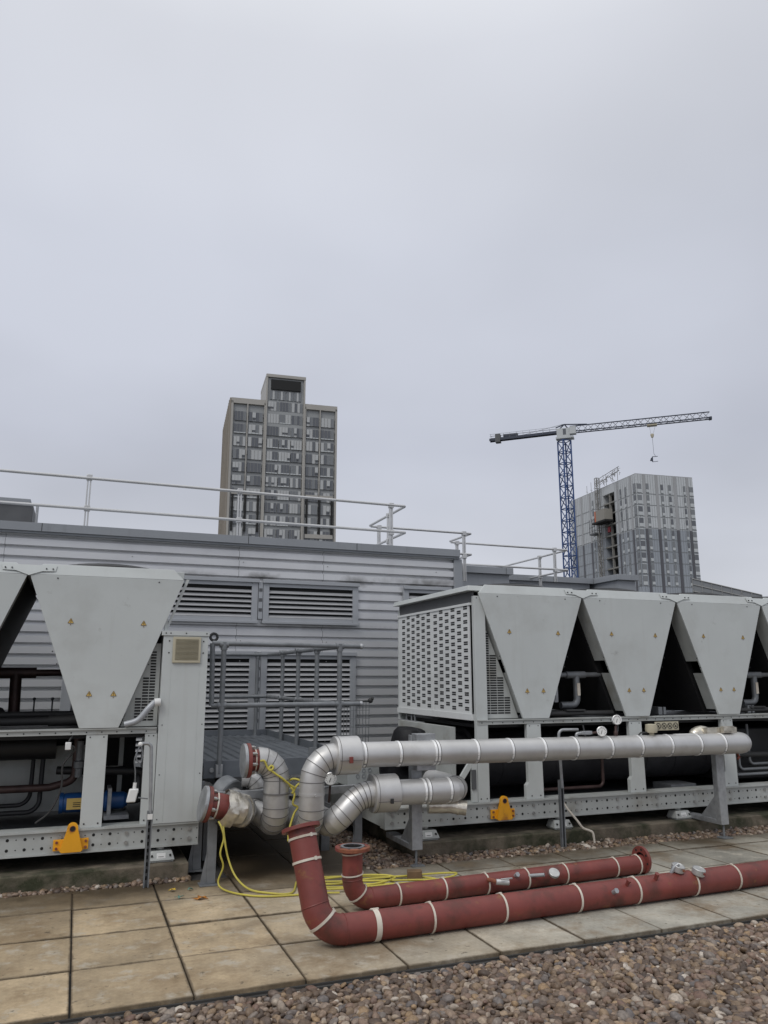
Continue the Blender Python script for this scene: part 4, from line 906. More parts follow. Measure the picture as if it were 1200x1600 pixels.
for q in ((3.46, 7.86, 1.0), (3.58, 7.84, .97), (3.70, 7.82, .94), (3.84, 7.85, .90)): mb.ball(q, .045, 8); mb.build('insulated_valve', 'foam', rc)
mb = MB()
for y in (8.55, 8.65, 8.8): mb.tube([(3.70, y, 1.0), (3.70, y, 1.22)], .012, 8)
mb.tube([(3.66, 8.2, 1.09), (3.66, 8.95, 1.09)], .012, 8); mb.build('valve_actuator', 'galv', rc)
mb = MB(); mb.box(2.86, 3.34, 8.5, 8.9, .417, .70); cb = mb.build('control_box', 'paint', rc, bevel=.006)
mb = MB()
for i in range(3):
    for j in range(3): mb.lathe((2.98 + i * .07, 8.497, .52 + j * .06), (0, -1, 0), [(.022, 0), (.022, .004), (.017, .004), (.017, .0005)], 14)
mb.build('knockouts', 'trim', cb)
mb = MB(); mb.prism([(3.69, 7.005, .92), (3.69, 7.005, .83), (3.50, 7.005, .58), (3.50, 7.005, .66)], (0, .03, 0)); mb.box(3.62, 3.68, 7.0, 7.03, .42, .84); mb.build('corner_brace', 'paint', rc)
mb = MB(); mb.box(3.55, 3.6, 7.3, 8.7, .417, 1.1); mb.build('inner_panel', 'paint_dirty', rc)
mb = MB(); mb.box(3.612, 3.66, 6.985, 7.0, .54, .72); mb.build('small_enclosure', 'darkgrey', rc, bevel=.003)
for k, (px, pz) in enumerate(((7.10, 1.02), (7.22, .92), (7.42, 1.05))):
    mb = MB(); mb.tube(route([(px, 7.22 + .04 * k, pz), (px, 7.22 + .04 * k, .50 + .05 * k), (px + .5, 7.22 + .04 * k, .50 + .05 * k)], .06), .016, 10); mb.build('refrigerant_pipe', 'galv_dark', rc)
mb = MB(); mb.tube(smooth([(5.0, 7.12, 1.10), (5.05, 7.12, .95), (5.25, 7.14, .90), (5.42, 7.12, 1.0), (5.45, 7.12, 1.1)], 6), .008, 8); mb.build('sagging_cable', 'galv_dark', rc)
mb = MB(); mb.tube(route([(4.55, 7.3, .45), (5.35, 7.3, .45), (5.35, 7.3, .95)], .06), .018, 10); mb.build('refrigerant_pipe', 'copper', rc)
mb = MB(); mb.box(6.25, 6.6, 7.3, 7.6, .335, .42); mb.build('floor_bracket', 'galv_dark', rc)
# gap pipework
for x0 in (4.78, 7.29):
    gy = 7.24
    mb = MB(); mb.tube([(x0, gy, 1.615), (x0 + .56, gy, 1.62)], .026, 12); mb.tube([(x0 + .12, gy, 1.616), (x0 + .36, gy, 1.618)], .038, 12)
    mb.tube(route([(x0 + .25, gy, 1.615), (x0 + .25, gy, 1.30), (x0 + .04, gy, 1.30)], .07), .036, 12); mb.build('gap_pipe', 'galv_dark', rc)
    mb = MB(); mb.box(x0 + .232, x0 + .268, gy - .042, gy - .036, 1.40, 1.53); mb.build('pipe_label', 'tie', rc)
    mb = MB(); mb.tube([(x0 - .22, 7.14, 1.222), (x0 + .62, 7.14, 1.222)], .026, 12); mb.box(x0 + .02, x0 + .25, 7.10, 7.18, 1.246, 1.262); mb.build('header_pipe', 'rubber', rc)
    mb = MB(); mb.box(x0 - .01, x0 + .04, 7.28, 7.31, 1.33, 1.57); mb.box(x0 + .005, x0 + .022, 7.274, 7.2795, 1.36, 1.54); mb.build('gap_bracket', 'galv', rc)
for x0 in (6.0, 7.28, 8.5):
    mb = MB(); mb.box(x0, x0 + .05, 7.12, 7.3, 1.19, 1.27); mb.box(x0 + .07, x0 + .1, 7.12, 7.3, 1.19, 1.27); mb.build('fixing_bracket', 'galv_dark', rc)
# plate with four round symbols
mb = MB(); mb.box(5.80, 6.115, YF - .045, YF - .040, 1.035, 1.125); mb.k = 1
for i in range(4):
    c = (5.842 + i * .077, YF - .0465, 1.08); mb.ring(c, (0, 1, 0), .030, .0035, 20, 4); mb.bar((c[0] - .019, c[1], c[2] + .019), (c[0] + .019, c[1], c[2] - .019), .002, .006, up=(1, 0, 1))
    mb.bar((c[0] - .012, c[1], c[2] - .008), (c[0] + .004, c[1], c[2] - .008), .002, .010); mb.bar((c[0] + .002, c[1], c[2]), (c[0] + .012, c[1], c[2] + .01), .002, .006)
mb.build('symbol_plate', ['cream', 'ink'], rc)

# ------------------------------------------------------------------ access platform between the chillers
ap = thing('access_platform', (1.75, 8.8, 0), 'grey ribbed-deck access platform with tubular handrails, between the chillers', 'platform')
DX0, DX1, DY0, DY1, DZ = 1.10, 2.37, 7.25, 10.38, 0.85
mb = MB(); mb.box(DX0, DX1, DY0, DY1, DZ - .03, DZ)
x = DX0 + .03
while x < DX1 - .03: mb.prism([(x, DY0, DZ), (x + .012, DY0, DZ + .012), (x + .028, DY0, DZ + .012), (x + .04, DY0, DZ)], (0, DY1 - DY0, 0)); x += .105
mb.build('deck', 'grp', ap, sharp=20)
mb = MB(); mb.box(DX0, DX1, DY0 - .012, DY0 - .001, DZ - .13, DZ + .02); mb.box(DX1, DX1 + .012, DY0, DY1, DZ - .13, DZ + .075); mb.box(DX0, DX1, DY1 - .012, DY1, DZ, DZ + .075); mb.build('kick_plate', 'grp', ap, bevel=.003)
for y in (7.5, 10.2):
    for x in (1.2, 2.3): mb = MB(); mb.box(x - .04, x + .04, y - .04, y + .04, 0.0, DZ - .131); mb.build('leg', 'galv_dark', ap)
    mb = MB(); mb.box(1.15, 2.35, y - .03, y + .03, DZ - .13, DZ - .032); mb.build('deck_bearer', 'galv_dark', ap)
hz, mz, FY = 1.885, 1.345, 7.05 + .15
def fitting(mb, p, r=.031): mb.ball(p, r, 10); 
mb = MB()
mb.tube([(1.125, FY, hz + .01), (2.555, FY, hz)], .0225, 12); mb.tube([(1.14, FY, mz), (2.555, FY, mz)], .0225, 12); mb.tube([(1.125, FY, hz + .01), (1.14, FY, mz)], .0225, 12)
mb.tube([(2.335, FY + .03, hz - .005), (2.335, 10.25, hz - .005)], .0225, 12); mb.tube([(2.335, FY + .03, mz), (2.335, 10.25, mz)], .0225, 12)
mb.tube([(1.1, 10.25, hz - .005), (2.335, 10.25, hz - .005)], .0225, 12); mb.tube([(1.1, 10.25, mz), (2.335, 10.25, mz)], .0225, 12)
mb.build('handrail', 'galv_dark', ap)
for x, y, z0 in ((1.23, FY, DZ - .09), (2.335, FY, DZ - .1), (2.335, 7.97, DZ - .1), (2.335, 8.72, DZ - .1), (2.335, 9.45, DZ - .1), (2.20, 10.27, DZ)):
    mb = MB(); mb.tube([(x, y, z0), (x, y, hz)], .0235, 12)
    for z in (hz, mz): mb.tube([(x, y, z - .05), (x, y, z + .02)], .031, 12); mb.tube([(x - .04, y, z), (x + .04, y, z)], .030, 12)
    mb.build('post', 'galv_dark', ap)
mb = MB(); mb.box(1.20, 1.26, FY - .02, FY + .038, DZ - .12, DZ - .01); mb.cyl((1.17, FY + .02, DZ - .06), (1.17, FY + .036, DZ - .06), .022, 10); mb.build('post_bracket', 'galv', ap, bevel=.004)
mb = MB(); mb.ball((2.555, FY, hz), .028, 12); mb.ball((2.555, FY, mz), .026, 12); mb.build('end_cap', 'galv', ap)
mb = MB(); mb.ring((1.15, FY + .1, 1.955), (0, 1, 0), .032, .012, 20, 8); mb.build('rail_eye', 'rubber', ap)
t = thing('wire_mesh_panel', (2.7, 8.0, 0), 'wire mesh panel standing beside the platform post in front of the ribbed wall', 'mesh panel')
mb = MB()
for k in range(11): x = 2.57 + k * .035; mb.tube([(x, 8.0, .7), (x + .01, 8.0, 1.335)], .004, 5)
for k in range(8): z = .74 + k * .085; mb.tube([(2.56, 8.0, z), (2.94, 8.0, z)], .003, 5)
mb.build('wires', 'galv_dark', t)
mb = MB(); mb.tube([(2.55, 8.0, 1.335), (2.93, 8.0, 1.345)], .009, 6); mb.ball((2.945, 8.0, 1.35), .03, 10); mb.ball((2.96, 7.98, 1.37), .018, 8); mb.build('hinge_bar', 'rubber', t)

# ------------------------------------------------------------------ pipework
def at(path, s):                          # point and tangent at a distance along a path
    for a, b in zip(path, path[1:]):
        l = (b - a).length
        if s <= l: return a.lerp(b, s / l), (b - a).normalized()
        s -= l
    return path[-1], (path[-1] - path[-2]).normalized()
def gore_seams(root, path, r, corner_pts, w=.006, m='seam'):
    for i in corner_pts:
        if i < len(path): mb = MB(); band(mb, path[i], (path[min(i + 1, len(path) - 1)] - path[i - 1]), r * 1.004, w, 24, .003); mb.build('seam', m, root)
PY = 6.45
# A: long upper header
pa = thing('insulated_pipe', (4.0, PY, 0), 'long upper silver-jacketed pipe along the right chiller, elbowed down at its left end', 'pipe', 'silver-jacketed insulated pipes')
RA = .103
path = route([(1.865, 8.6, .40), (1.865, PY, .40), (1.865, PY, .955), (6.53, PY, .925), (6.53, 6.98, .925)], [0, .14, .20, .115, 0], 7 if False else 5)
mb = MB(); mb.tube(path, RA, 28); mb.build('jacket', 'alu', pa, sharp=14)
gore_seams(pa, path, RA, [1, 2, 3, 4, 5, 6, 7, 8, 9, 10, 11, 12])
def bands(root, xs, c0, c1, r, w=.02):
    for x in xs:
        f = (x - c0[0]) / (c1[0] - c0[0]); p = Vector(c0).lerp(Vector(c1), f)
        mb = MB(); band(mb, p, (1, 0, 0), r + .0005, w, 28, .004); mb.k = 1; band(mb, p + Vector((w * .7, 0, 0)), (1, 0, 0), r + .0004, .007, 28, .003); mb.k = 2; mb.bar((p.x, p.y - r * .98, p.z - r * .22), (p.x, p.y - r * .74, p.z - r * .72), w * 1.25, .008, up=(0, -.7, -.5)); mb.build('band', ['band', 'seam', 'galv'], root)
A0, A1 = (1.865, PY, .955), (6.46, PY, .925)
bands(pa, [2.30, 2.62, 2.95, 2.98, 3.36, 3.71, 4.05, 4.40, 4.79, 5.14, 5.50, 5.86, 6.17], A0, A1, RA)
mb = MB(); mb.lathe((2.05, PY, .953), (1, 0, 0), [(RA, .0), (.152, .0), (.155, .004), (.155, .203), (.152, .207), (RA, .207)], 36); dr = mb.build('valve_jacket', 'alu', pa)
mb = MB(); mb.ring((2.075, PY, .953), (1, 0, 0), .1555, .0025, 36, 5); mb.tube([(2.06, PY - .157, .925), (2.255, PY - .157, .925)], .003, 6); mb.build('jacket_seam', 'seam', dr)
mb = MB(); mb.box(2.135, 2.165, PY - .172, PY - .155, .905, .955); mb.build('clip', 'red', dr, bevel=.002)
mb = MB(); band(mb, (1.865, PY, .66), (0, 0, 1), RA, .022, 28, .005); mb.cyl((1.865, PY - .105, .66), (1.865, PY - .13, .66), .012, 8); mb.build('clamp', 'alu_old', pa)
mb = MB(); mb.box(5.62, 5.88, PY - .03, PY + .03, 1.028, 1.036); mb.build('blank_label', 'white', pa)
def gauge(root, c, face, stem_to, name='pressure_gauge', r=.046):
    c = Vector(c); f = Vector(face).normalized(); mb = MB()
    mb.lathe(c, f, [(0, -.03), (r * .9, -.03), (r, -.02), (r, .012), (r * .9, .014), (r * .88, .008)], 24)
    gp = mb.build(name, 'band', root)
    d = MB(); d.lathe(c, f, [(r * .88, .0075), (0, .0075)], 24); d.k = 1
    u = f.cross(Vector((0, 0, 1))).normalized(); v = u.cross(f)
    for k in range(11):
        a = R(225 - 27 * k); d.bar(c + f * .009 + (u * -math.cos(a) + v * math.sin(a)) * r * .62, c + f * .009 + (u * -math.cos(a) + v * math.sin(a)) * r * .80, .003, .001, up=f)
    a = R(250); d.bar(c + f * .0105 - (u * -math.cos(a) + v * math.sin(a)) * r * .2, c + f * .0105 + (u * -math.cos(a) + v * math.sin(a)) * r * .6, .004, .001, up=f)
    d.build('dial', ['white', 'ink'], gp)
    s = MB(); s.tube([c - f * .012, Vector(stem_to)], .010, 10); s.build('gauge_stem', 'copper', gp)
    return gp
gauge(pa, (4.705, PY - .05, 1.088), (-.45, -1, .12), (4.55, PY, 1.062)); gauge(pa, (4.925, PY, 1.188), (-.35, -1, .1), (4.905, PY, 1.04))
mb = MB(); mb.lathe((4.905, PY, 1.03), (0, 0, 1), [(.012, 0), (.02, .02), (.02, .045), (.011, .06), (.011, .1)], 12); mb.build('gauge_cock', 'copper', pa)
mb = MB(); mb.tube(route([(4.47, PY, 1.03), (4.40, PY, 1.075), (4.60, PY - .02, 1.07)], .02), .014, 10); mb.box(4.50, 4.61, PY - .035, PY + .01, 1.062, 1.092); mb.build('sensor_fitting', 'galv', pa, bevel=.003)
mb = MB(); mb.tube(route([(4.40, PY - .10, .5), (4.40, PY - .1, 1.10), (4.50, PY - .03, 1.10)], .035), .013, 10)
mb = MB(); mb.lathe((5.33, PY, 1.02), (0, 0, 1), [(.025, 0), (.025, .035), (.055, .04), (.06, .07), (.055, .115), (.03, .12), (0, .12)], 16); mb.build('air_vent', 'cream', pa)
mb = MB(); mb.tube(route([(5.29, PY, 1.06), (5.20, PY, 1.06), (5.15, PY, 1.02)], .02), .008, 8); mb.build('vent_lead', 'rubber', pa)
mb = MB(); mb.ball((6.06, PY + .12, 1.02), .11, 14, (1.3, .7, .75)); mb.box(6.03, 6.42, PY + .0, PY + .08, 1.03, 1.085); mb.box(6.20, 6.34, PY - .05, PY - .005, 1.035, 1.10); mb.build('torn_jacket', 'foil', pa)
mb = MB(); mb.tube(route([(6.40, PY, .82), (6.40, PY - .02, .79), (6.37, PY - .03, .775)], .01), .012, 8); mb.build('drain_plug', 'rust', pa)
# B: lower pipe
pb = thing('insulated_pipe', (2.7, PY, 0), 'short lower silver-jacketed pipe with a valve drum, under the long upper pipe', 'pipe', 'silver-jacketed insulated pipes')
path = route([(3.22, 7.05, .63), (3.22, PY, .63), (2.285, PY, .635), (2.05, PY + .01, .405), (2.02, 8.6, .40)], [0, .12, .24, .13, 0], 5)
mb = MB(); mb.tube(path, .104, 28); mb.build('jacket', 'alu', pb, sharp=14)
gore_seams(pb, path, .104, [2, 4, 6, 8, 9, 10, 11, 12, 13, 14, 16, 18])
bands(pb, [2.85, 2.89, 3.09], (3.22, PY, .63), (2.33, PY, .635), .104)
mb = MB(); mb.lathe((2.385, PY, .635), (1, 0, 0), [(.104, .0), (.150, .0), (.154, .004), (.154, .215), (.150, .22), (.104, .22)], 36); dr = mb.build('valve_jacket', 'alu', pb)
mb = MB(); mb.ring((2.41, PY, .635), (1, 0, 0), .1545, .0025, 36, 5); mb.tube([(2.40, PY - .146, .585), (2.60, PY - .146, .585)], .003, 6); mb.build('jacket_seam', 'seam', dr)
mb = MB(); mb.box(2.50, 2.525, PY - .166, PY - .14, .57, .61); mb.build('clip', 'ink', dr, bevel=.004)
mb = MB(); mb.tube(route([(2.95, PY + .1, .49), (3.14, PY + .05, .49), (3.27, PY - .01, .47)], .1), [.055, .06, .065, .065, .065, .065, .06, .05][:8] if False else .062, 16); mb.ring((3.20, PY + .03, .482), (1, -.4, 0), .06, .012, 20, 6); mb.build('drain_branch', 'foil', pb)
gauge(pb, (2.11, 6.72, .735), (-.4, -1, .25), (2.12, 6.8, .52), r=.052)
mb = MB(); mb.tube(route([(2.12, 6.8, .66), (2.05, 6.74, .66), (2.05, 6.74, .55), (2.12, 6.76, .52)], .03), .008, 8); mb.build('gauge_syphon', 'galv_dark', pb)
# flange with bolts
def flange(root, c, ax, r, t, bore, m, nb=8, bolts=True, blind=None):
    c, ax = Vector(c), Vector(ax).normalized(); mb = MB()
    mb.lathe(c, ax, [(bore, 0), (r, 0), (r + .002, .002), (r + .002, t - .002), (r, t), (bore, t), (bore, 0)], 36); fl = mb.build('flange', m, root)
    u = ax.orthogonal().normalized(); v = ax.cross(u); bc = (r + bore) / 2 if bore > .02 else r * .83
    b = MB()
    for k in range(nb):
        a = 2 * math.pi * k / nb + .2; p = c + (u * math.cos(a) + v * math.sin(a)) * bc
        if bolts: b.cyl(p - ax * .022, p + ax * (t + .045), .008, 8); b.cyl(p - ax * .012, p - ax * .0005, .014, 6); b.cyl(p + ax * (t + .0005), p + ax * (t + .03), .014, 6)
        else: b.cyl(p + ax * (t + .0002), p + ax * (t + .0012), .010, 10); b.cyl(p - ax * .0012, p - ax * .0002, .010, 10)
    b.build('bolts' if bolts else 'bolt_holes', 'bolt' if bolts else 'hole', fl)
    return fl
def blind_end(root, c, ax, r):
    c, ax = Vector(c), Vector(ax).normalized(); mb = MB()
    mb.lathe(c, ax, [(0, 0), (r - .006, 0), (r, .004), (r, .026), (0, .026)], 36); mb.build('blind_flange', 'galv', root)
# C: elbowed pipe with blind flange, upper
pc = thing('insulated_pipe', (1.6, 6.6, 0), 'upright silver-jacketed elbow pipe capped by the higher red blind flange', 'pipe', 'silver-jacketed insulated pipes')
cz = .925
path = route([(1.44, 6.6, cz), (1.605, 6.6, cz), (1.605, 6.6, .42), (1.605, 9.6, .42)], [0, .16, .13, 0], 5)
mb = MB(); mb.tube(path, .105, 28); mb.build('jacket', 'alu_old', pc, sharp=14); gore_seams(pc, path, .105, [2, 3, 4, 5, 6, 7, 8, 9, 10, 11, 12])
mb = MB(); band(mb, (1.605, 6.6, .66), (0, 0, 1), .105, .012, 28, .008); mb.box(1.60, 1.61, 6.488, 6.496, .66, .80); mb.build('strap', 'seam', pc)
for y in (7.2, 7.7, 8.2, 8.7): mb = MB(); band(mb, (1.605, y, .42), (0, 1, 0), .105, .03, 24, .006); mb.build('strap', 'seam', pc)
mb = MB(); mb.tube([(1.35, 6.6, cz), (1.45, 6.6, cz)], .088, 28); mb.build('spool', 'red', pc)
flange(pc, (1.345, 6.6, cz), (1, 0, 0), .135, .03, .08, 'red'); blind_end(pc, (1.316, 6.6, cz), (1, 0, 0), .135)
mb = MB(); band(mb, (1.415, 6.6, cz), (1, 0, 0), .089, .010, 24, .004); mb.build('strap', 'tie', pc)
# D: lower pipe with torn jacket
pd = thing('insulated_pipe', (1.3, 6.6, 0), 'torn silver-jacketed pipe capped by the lower red blind flange, beside the left chiller', 'pipe', 'silver-jacketed insulated pipes')
path = route([(1.18, 6.56, .585), (1.345, 6.58, .53), (1.345, 9.6, .50)], [0, .15, 0], 5)
mb = MB(); mb.tube(path, .118, 28); mb.build('jacket', 'alu_old', pd, sharp=14); gore_seams(pd, path, .118, [2, 4, 6])
mb = MB(); mb.lathe((1.345, 8.1, .51), (0, 1, 0), [(.12, 0), (.19, 0), (.20, .02), (.20, .22), (.19, .24), (.12, .24)], 32)
mb.build('valve_jacket', 'alu', pd)
for y in (7.1, 7.4, 7.7, 8.6, 9.0): mb = MB(); band(mb, (1.345, y, .51), (0, 1, 0), .119, .03, 24, .008); mb.build('strap', 'seam', pd)
mb = MB(); rnd = random.Random(2); o0 = len(mb.v)
for i in range(9):
    for j in range(20):
        a = 2 * math.pi * j / 20; f = i / 8; p, tg = at(path, .0 + .17 * f); uu = tg.orthogonal().normalized(); vv = tg.cross(uu); rr = .120 + rnd.uniform(0, .018) + (.02 * max(0, -math.sin(a + 1)) if i < 4 else 0)
        mb.v.append(tuple(p + (uu * math.cos(a) + vv * math.sin(a)) * rr + tg * (rnd.uniform(-.03, .0) if i == 0 else 0)))
for i in range(8):
    for j in range(20): mb.face((o0 + i * 20 + j, o0 + i * 20 + (j + 1) % 20, o0 + (i + 1) * 20 + (j + 1) % 20, o0 + (i + 1) * 20 + j))
mb.build('torn_foil', 'foil', pd, sharp=25)
mb = MB(); mb.tube([(1.03, 6.545, .615), (1.20, 6.56, .575)], .098, 28); mb.build('spool', 'red', pd)
flange(pd, (1.022, 6.545, .615), (1, .05, -.2), .135, .03, .08, 'red'); blind_end(pd, (.993, 6.545, .621), (1, .05, -.2), .135)
mb = MB(); band(mb, (1.10, 6.55, .598), (1, .05, -.2), .100, .012, 24, .004); mb.build('strap', 'tie', pd)
ra, rb = Vector((1.29, 7.08, .60)), Vector((1.56, 6.74, .46))
mb = MB(); mb.tube([ra, rb], .085, 22); br = mb.build('branch_jacket', 'alu_old', pc)
for f in (.3, .5, .7): mb = MB(); band(mb, ra.lerp(rb, f), rb - ra, .0855, .012, 24, .004); mb.build('strap', 'seam', br)
mb = MB(); mb.lathe(ra, rb - ra, [(0, -.08), (.135, -.08), (.145, -.07), (.145, .04), (.135, .05), (.085, .05)], 32); mb.build('valve_jacket', 'galv_dark', pc)
pf = thing('insulated_pipe', (1.5, 7.0, 0), 'small grey insulated elbow pipe tucked behind the upright silver elbow', 'pipe', 'silver-jacketed insulated pipes')
path = route([(1.40, 7.02, .735), (1.52, 7.0, .735), (1.56, 6.98, .40), (1.56, 8.0, .40)], [0, .09, .08, 0], 5)
mb = MB(); mb.tube(path, .068, 22); mb.build('jacket', 'alu_old', pf, sharp=14); gore_seams(pf, path, .068, [2, 4, 6, 8])
# E: back pipe between
pe = thing('insulated_pipe', (1.2, 8, 0), 'dull grey insulated pipe running back under the platform next to the left chiller', 'pipe', 'silver-jacketed insulated pipes')
mb = MB(); mb.tube([(1.13, 7.3, .60), (1.13, 10.0, .60)], .09, 24); mb.build('jacket', 'alu_old', pe)
for y in (7.4, 7.75, 8.1, 8.5): mb = MB(); band(mb, (1.13, y, .60), (0, 1, 0), .09, .03, 24, .006); mb.build('strap', 'seam', pe)

def cstand(name, x, y, ztop, label, arms, base_dir=1, zb=.13):
    """cantilever pipe stand: channel column, base arm going back, gusset, levelling stud"""
    t = thing(name, (x, y, 0), label, 'pipe stand', 'steel pipe stands')
    w = .10; mb = MB(); mb.box(x - w / 2, x + w / 2, y, y + .008, zb, ztop); mb.box(x - w / 2, x - w / 2 + .008, y + .008, y + .07, zb, ztop); mb.box(x + w / 2 - .008, x + w / 2, y + .008, y + .07, zb, ztop); mb.build('column', 'galv', t, bevel=.003)
    mb = MB(); mb.box(x - w / 2, x + w / 2, y + .07, y + .62, zb, zb + .045); mb.build('base_arm', 'galv', t, bevel=.003)
    mb = MB(); mb.prism([(x - .02, y + .07, zb + .045), (x - .02, y + .30, zb + .045), (x - .02, y + .07, zb + .28)], (-.012, 0, 0)); mb.build('gusset', 'galv', t)
    mb = MB(); mb.cyl((x, y + .03, .004), (x, y + .03, zb), .011, 10); mb.box(x - .06, x + .06, y - .03, y + .09, .002, .010); mb.build('levelling_foot', 'galv_dark', t)
    for z in arms:
        mb = MB(); mb.box(x - w / 2, x + .16, y - .22, y - .001, z, z + .04) if False else mb.box(x - .05, x + .13, y - .12, y - .001, z, z + .06); mb.build('pipe_arm', 'galv', t, bevel=.003)
cstand('pipe_stand', 2.86, 6.58, 1.09, 'left cantilever steel stand carrying both silver pipes in front of the end guard', (1.045, .80))
cstand('pipe_stand', 6.24, 6.53, .82, 'right cantilever steel stand under the far end of the long silver pipe', ())
def leg(x, y, h, label):
    t = thing('pipe_stand', (x, y, 0), label, 'pipe stand', 'steel pipe stands')
    mb = MB(); mb.box(x - .035, x + .035, y, y + .006, .01, h); mb.box(x - .035, x - .029, y + .006, y + .05, .01, h); mb.build('column', 'galv_dark', t, bevel=.002)
    mb = MB(); mb.prism([(x - .036, y + .003, .01), (x - .085, y + .003, .01), (x - .036, y + .003, .26)], (0, .008, 0)); mb.box(x - .09, x + .05, y - .04, y + .08, .002, .0095); mb.build('gusset', 'galv_dark', t)
leg(1.10, 6.60, .66, 'steel channel leg with gusset under the lower red blind flange')
leg(1.06, 7.10, .72, 'shorter steel leg standing just behind the flange leg, next to the left chiller')
leg(2.46, 6.98, .62, 'thin steel leg between the valve drums and the right plinth')
leg(2.12, 7.30, .95, 'tall steel leg behind the two valve drums')
t = thing('pipe_bearer', (1.8, 6.86, .6), 'horizontal galvanised channel across the upright silver pipes', 'bearer')
mb = MB(); mb.box(1.08, 2.48, 6.84, 6.846, .595, .655); mb.box(1.08, 2.48, 6.847, 6.90, .65, .655); mb.box(1.08, 2.48, 6.847, 6.90, .595, .60); mb.build('channel', 'galv', t)

# strut posts in front of the chillers
t = thing('strut_post', (.62, 6.70, 0), 'slotted strut post with a bent conduit in front of the left chiller cabinet', 'post', 'slotted strut posts')
def strut(t, x, y, h):
    mb = MB(); mb.k = 0; mb.box(x - .021, x + .021, y + .034, y + .037, 0, h); mb.box(x - .021, x - .018, y, y + .034, 0, h); mb.box(x + .018, x + .021, y, y + .034, 0, h); mb.box(x - .018, x - .011, y, y + .003, 0, h); mb.box(x + .011, x + .018, y, y + .003, 0, h); mb.k = 1
    z = .05
    while z < h - .04: mb.box(x - .006, x + .006, y + .0325, y + .0335, z, z + .028); z += .05
    mb.build('channel', ['galv_dark', 'hole'], t)
strut(t, .62, 6.70, .56)
mb = MB(); mb.tube(route([(.625, 6.72, .5), (.60, 6.72, 1.075), (.525, 6.72, 1.075)], .04), .014, 10); mb.build('conduit', 'galv', t)
mb = MB(); mb.ball((.515, 6.715, 1.07), .02, 10); mb.box(.60, .64, 6.692, 6.70, .50, .54); mb.build('conduit_end', 'white', t)
s = thing('sensor_box', (.47, 6.75, .68), 'small white sensor box hanging on its cable beside the strut post', 'sensor')
mb = MB(); mb.hexa([(.435, 6.72, .63), (.505, 6.72, .63), (.505, 6.77, .63), (.435, 6.77, .63), (.455, 6.72, .73), (.525, 6.72, .73), (.525, 6.77, .73), (.455, 6.77, .73)]); mb.build('housing', 'white', s, bevel=.008)
mb = MB(); mb.tube([(.492, 6.745, .73), (.495, 6.745, .775)], .014, 10); mb.build('gland', 'white', s)
mb = MB(); mb.tube(smooth([(.495, 6.745, .775), (.49, 6.73, .86), (.478, 6.72, .95), (.50, 6.72, 1.03), (.515, 6.70, 1.06), (.535, 6.70, 1.0), (.525, 6.70, .93), (.495, 6.70, .95), (.49, 6.70, 1.0), (.515, 6.71, 1.07)], 6), .005, 6); mb.tube([(.525, 6.75, .66), (.60, 6.74, .65)], .006, 6); mb.build('cable', 'galv_dark', s)
t = thing('strut_post', (4.445, 6.72, 0), 'slotted strut post with a conduit in front of the right chiller base', 'post', 'slotted strut posts')
strut(t, 4.445, 6.72, .62)
mb = MB(); mb.tube(route([(4.435, 6.70, .55), (4.42, 6.70, 1.09), (4.62, 6.66, 1.09)], .05), .014, 10); mb.build('conduit', 'galv', t)
t = thing('drain_hose', (4.75, 6.75, 0), 'white drain hose dropping from the right chiller base to the pebbles', 'hose')
mb = MB(); mb.tube(smooth([(4.60, 6.96, .40), (4.62, 6.92, .33), (4.68, 6.84, .22), (4.73, 6.82, .15), (4.79, 6.80, .125), (4.82, 6.785, .10), (4.83, 6.78, .0)], 6), .011, 10); mb.build('hose', 'tie', t)

# ------------------------------------------------------------------ red pipes lying on the paving
def pos(path, x):                          # point on the straight run at a given x
    for a, b in zip(path, path[1:]):
        if min(a.x, b.x) <= x <= max(a.x, b.x) and abs(b.x - a.x) > .3: return a.lerp(b, (x - a.x) / (b.x - a.x)), (b - a).normalized()
def valve_stub(root, p, d, n, kind):
    p, d = Vector(p), Vector(d).normalized(); mb = MB(); mb.cyl(p, p + d * .035, .014, 12); mb.cyl(p + d * .035, p + d * .05, .018, 6); mb.build('stub', 'red' if kind else 'galv', root)
RB = .087
rp = thing('red_pipe', (3.4, 4.95, 0), 'longer, nearer red-oxide steel pipe with an upturned flanged end and gauges, along the slabs', 'pipe', 'red-oxide steel pipes')
path = route([(1.405, 5.10, .665), (1.485, 4.90, .089), (7.6, 5.12, .089)], [0, .17, 0], 9)
mb = MB(); mb.tube(path, RB, 32); mb.build('tube', 'red', rp)
ax = (path[0] - path[1]).normalized()
for q in (1, 10): mb = MB(); d_ = path[q + 1] - path[q]; mb.ring(path[q], d_, RB, .004, 32, 6); mb.build('weld', 'red', rp)
flange(rp, path[0] - ax * .024, ax, .122, .024, .078, 'red', 8, False)
mb = MB(); mb.lathe(path[0], ax, [(.075, .0005), (.0, .0005)], 24); mb.build('bore', 'hole', rp)
def tie(root, c, d, r, w=.012, t=.005, m='tie'):
    mb = MB(); band(mb, c, d, r, w, 28, t); dd = Vector(d).normalized(); up = Vector((0, 0, 1)) - dd * dd.z; up.normalize(); q = Vector(c) + up * (r + t); mb.bar(q - dd * w * .8, q + dd * w * .8, .014, .008, up=up); mb.build('strap', m, root)
for s in (.06, .20): p, d = at(path, s + .01); tie(rp, p, d, RB + .001, .014)
p, d = at(path, .56); tie(rp, p, d + Vector((0, 0, -.12)), RB + .001, .016)
for x, w in ((1.84, .034), (2.22, .013), (2.75, .013), (3.35, .014), (3.86, .014), (4.40, .012), (4.82, .014), (5.9, .014)):
    p, d = pos(path, x); tie(rp, p, d, RB + .001, w)
p, d = pos(path, 3.62); valve_stub(rp, p + Vector((0, -.08, .03)), (0, -1, .5), 0, 0)
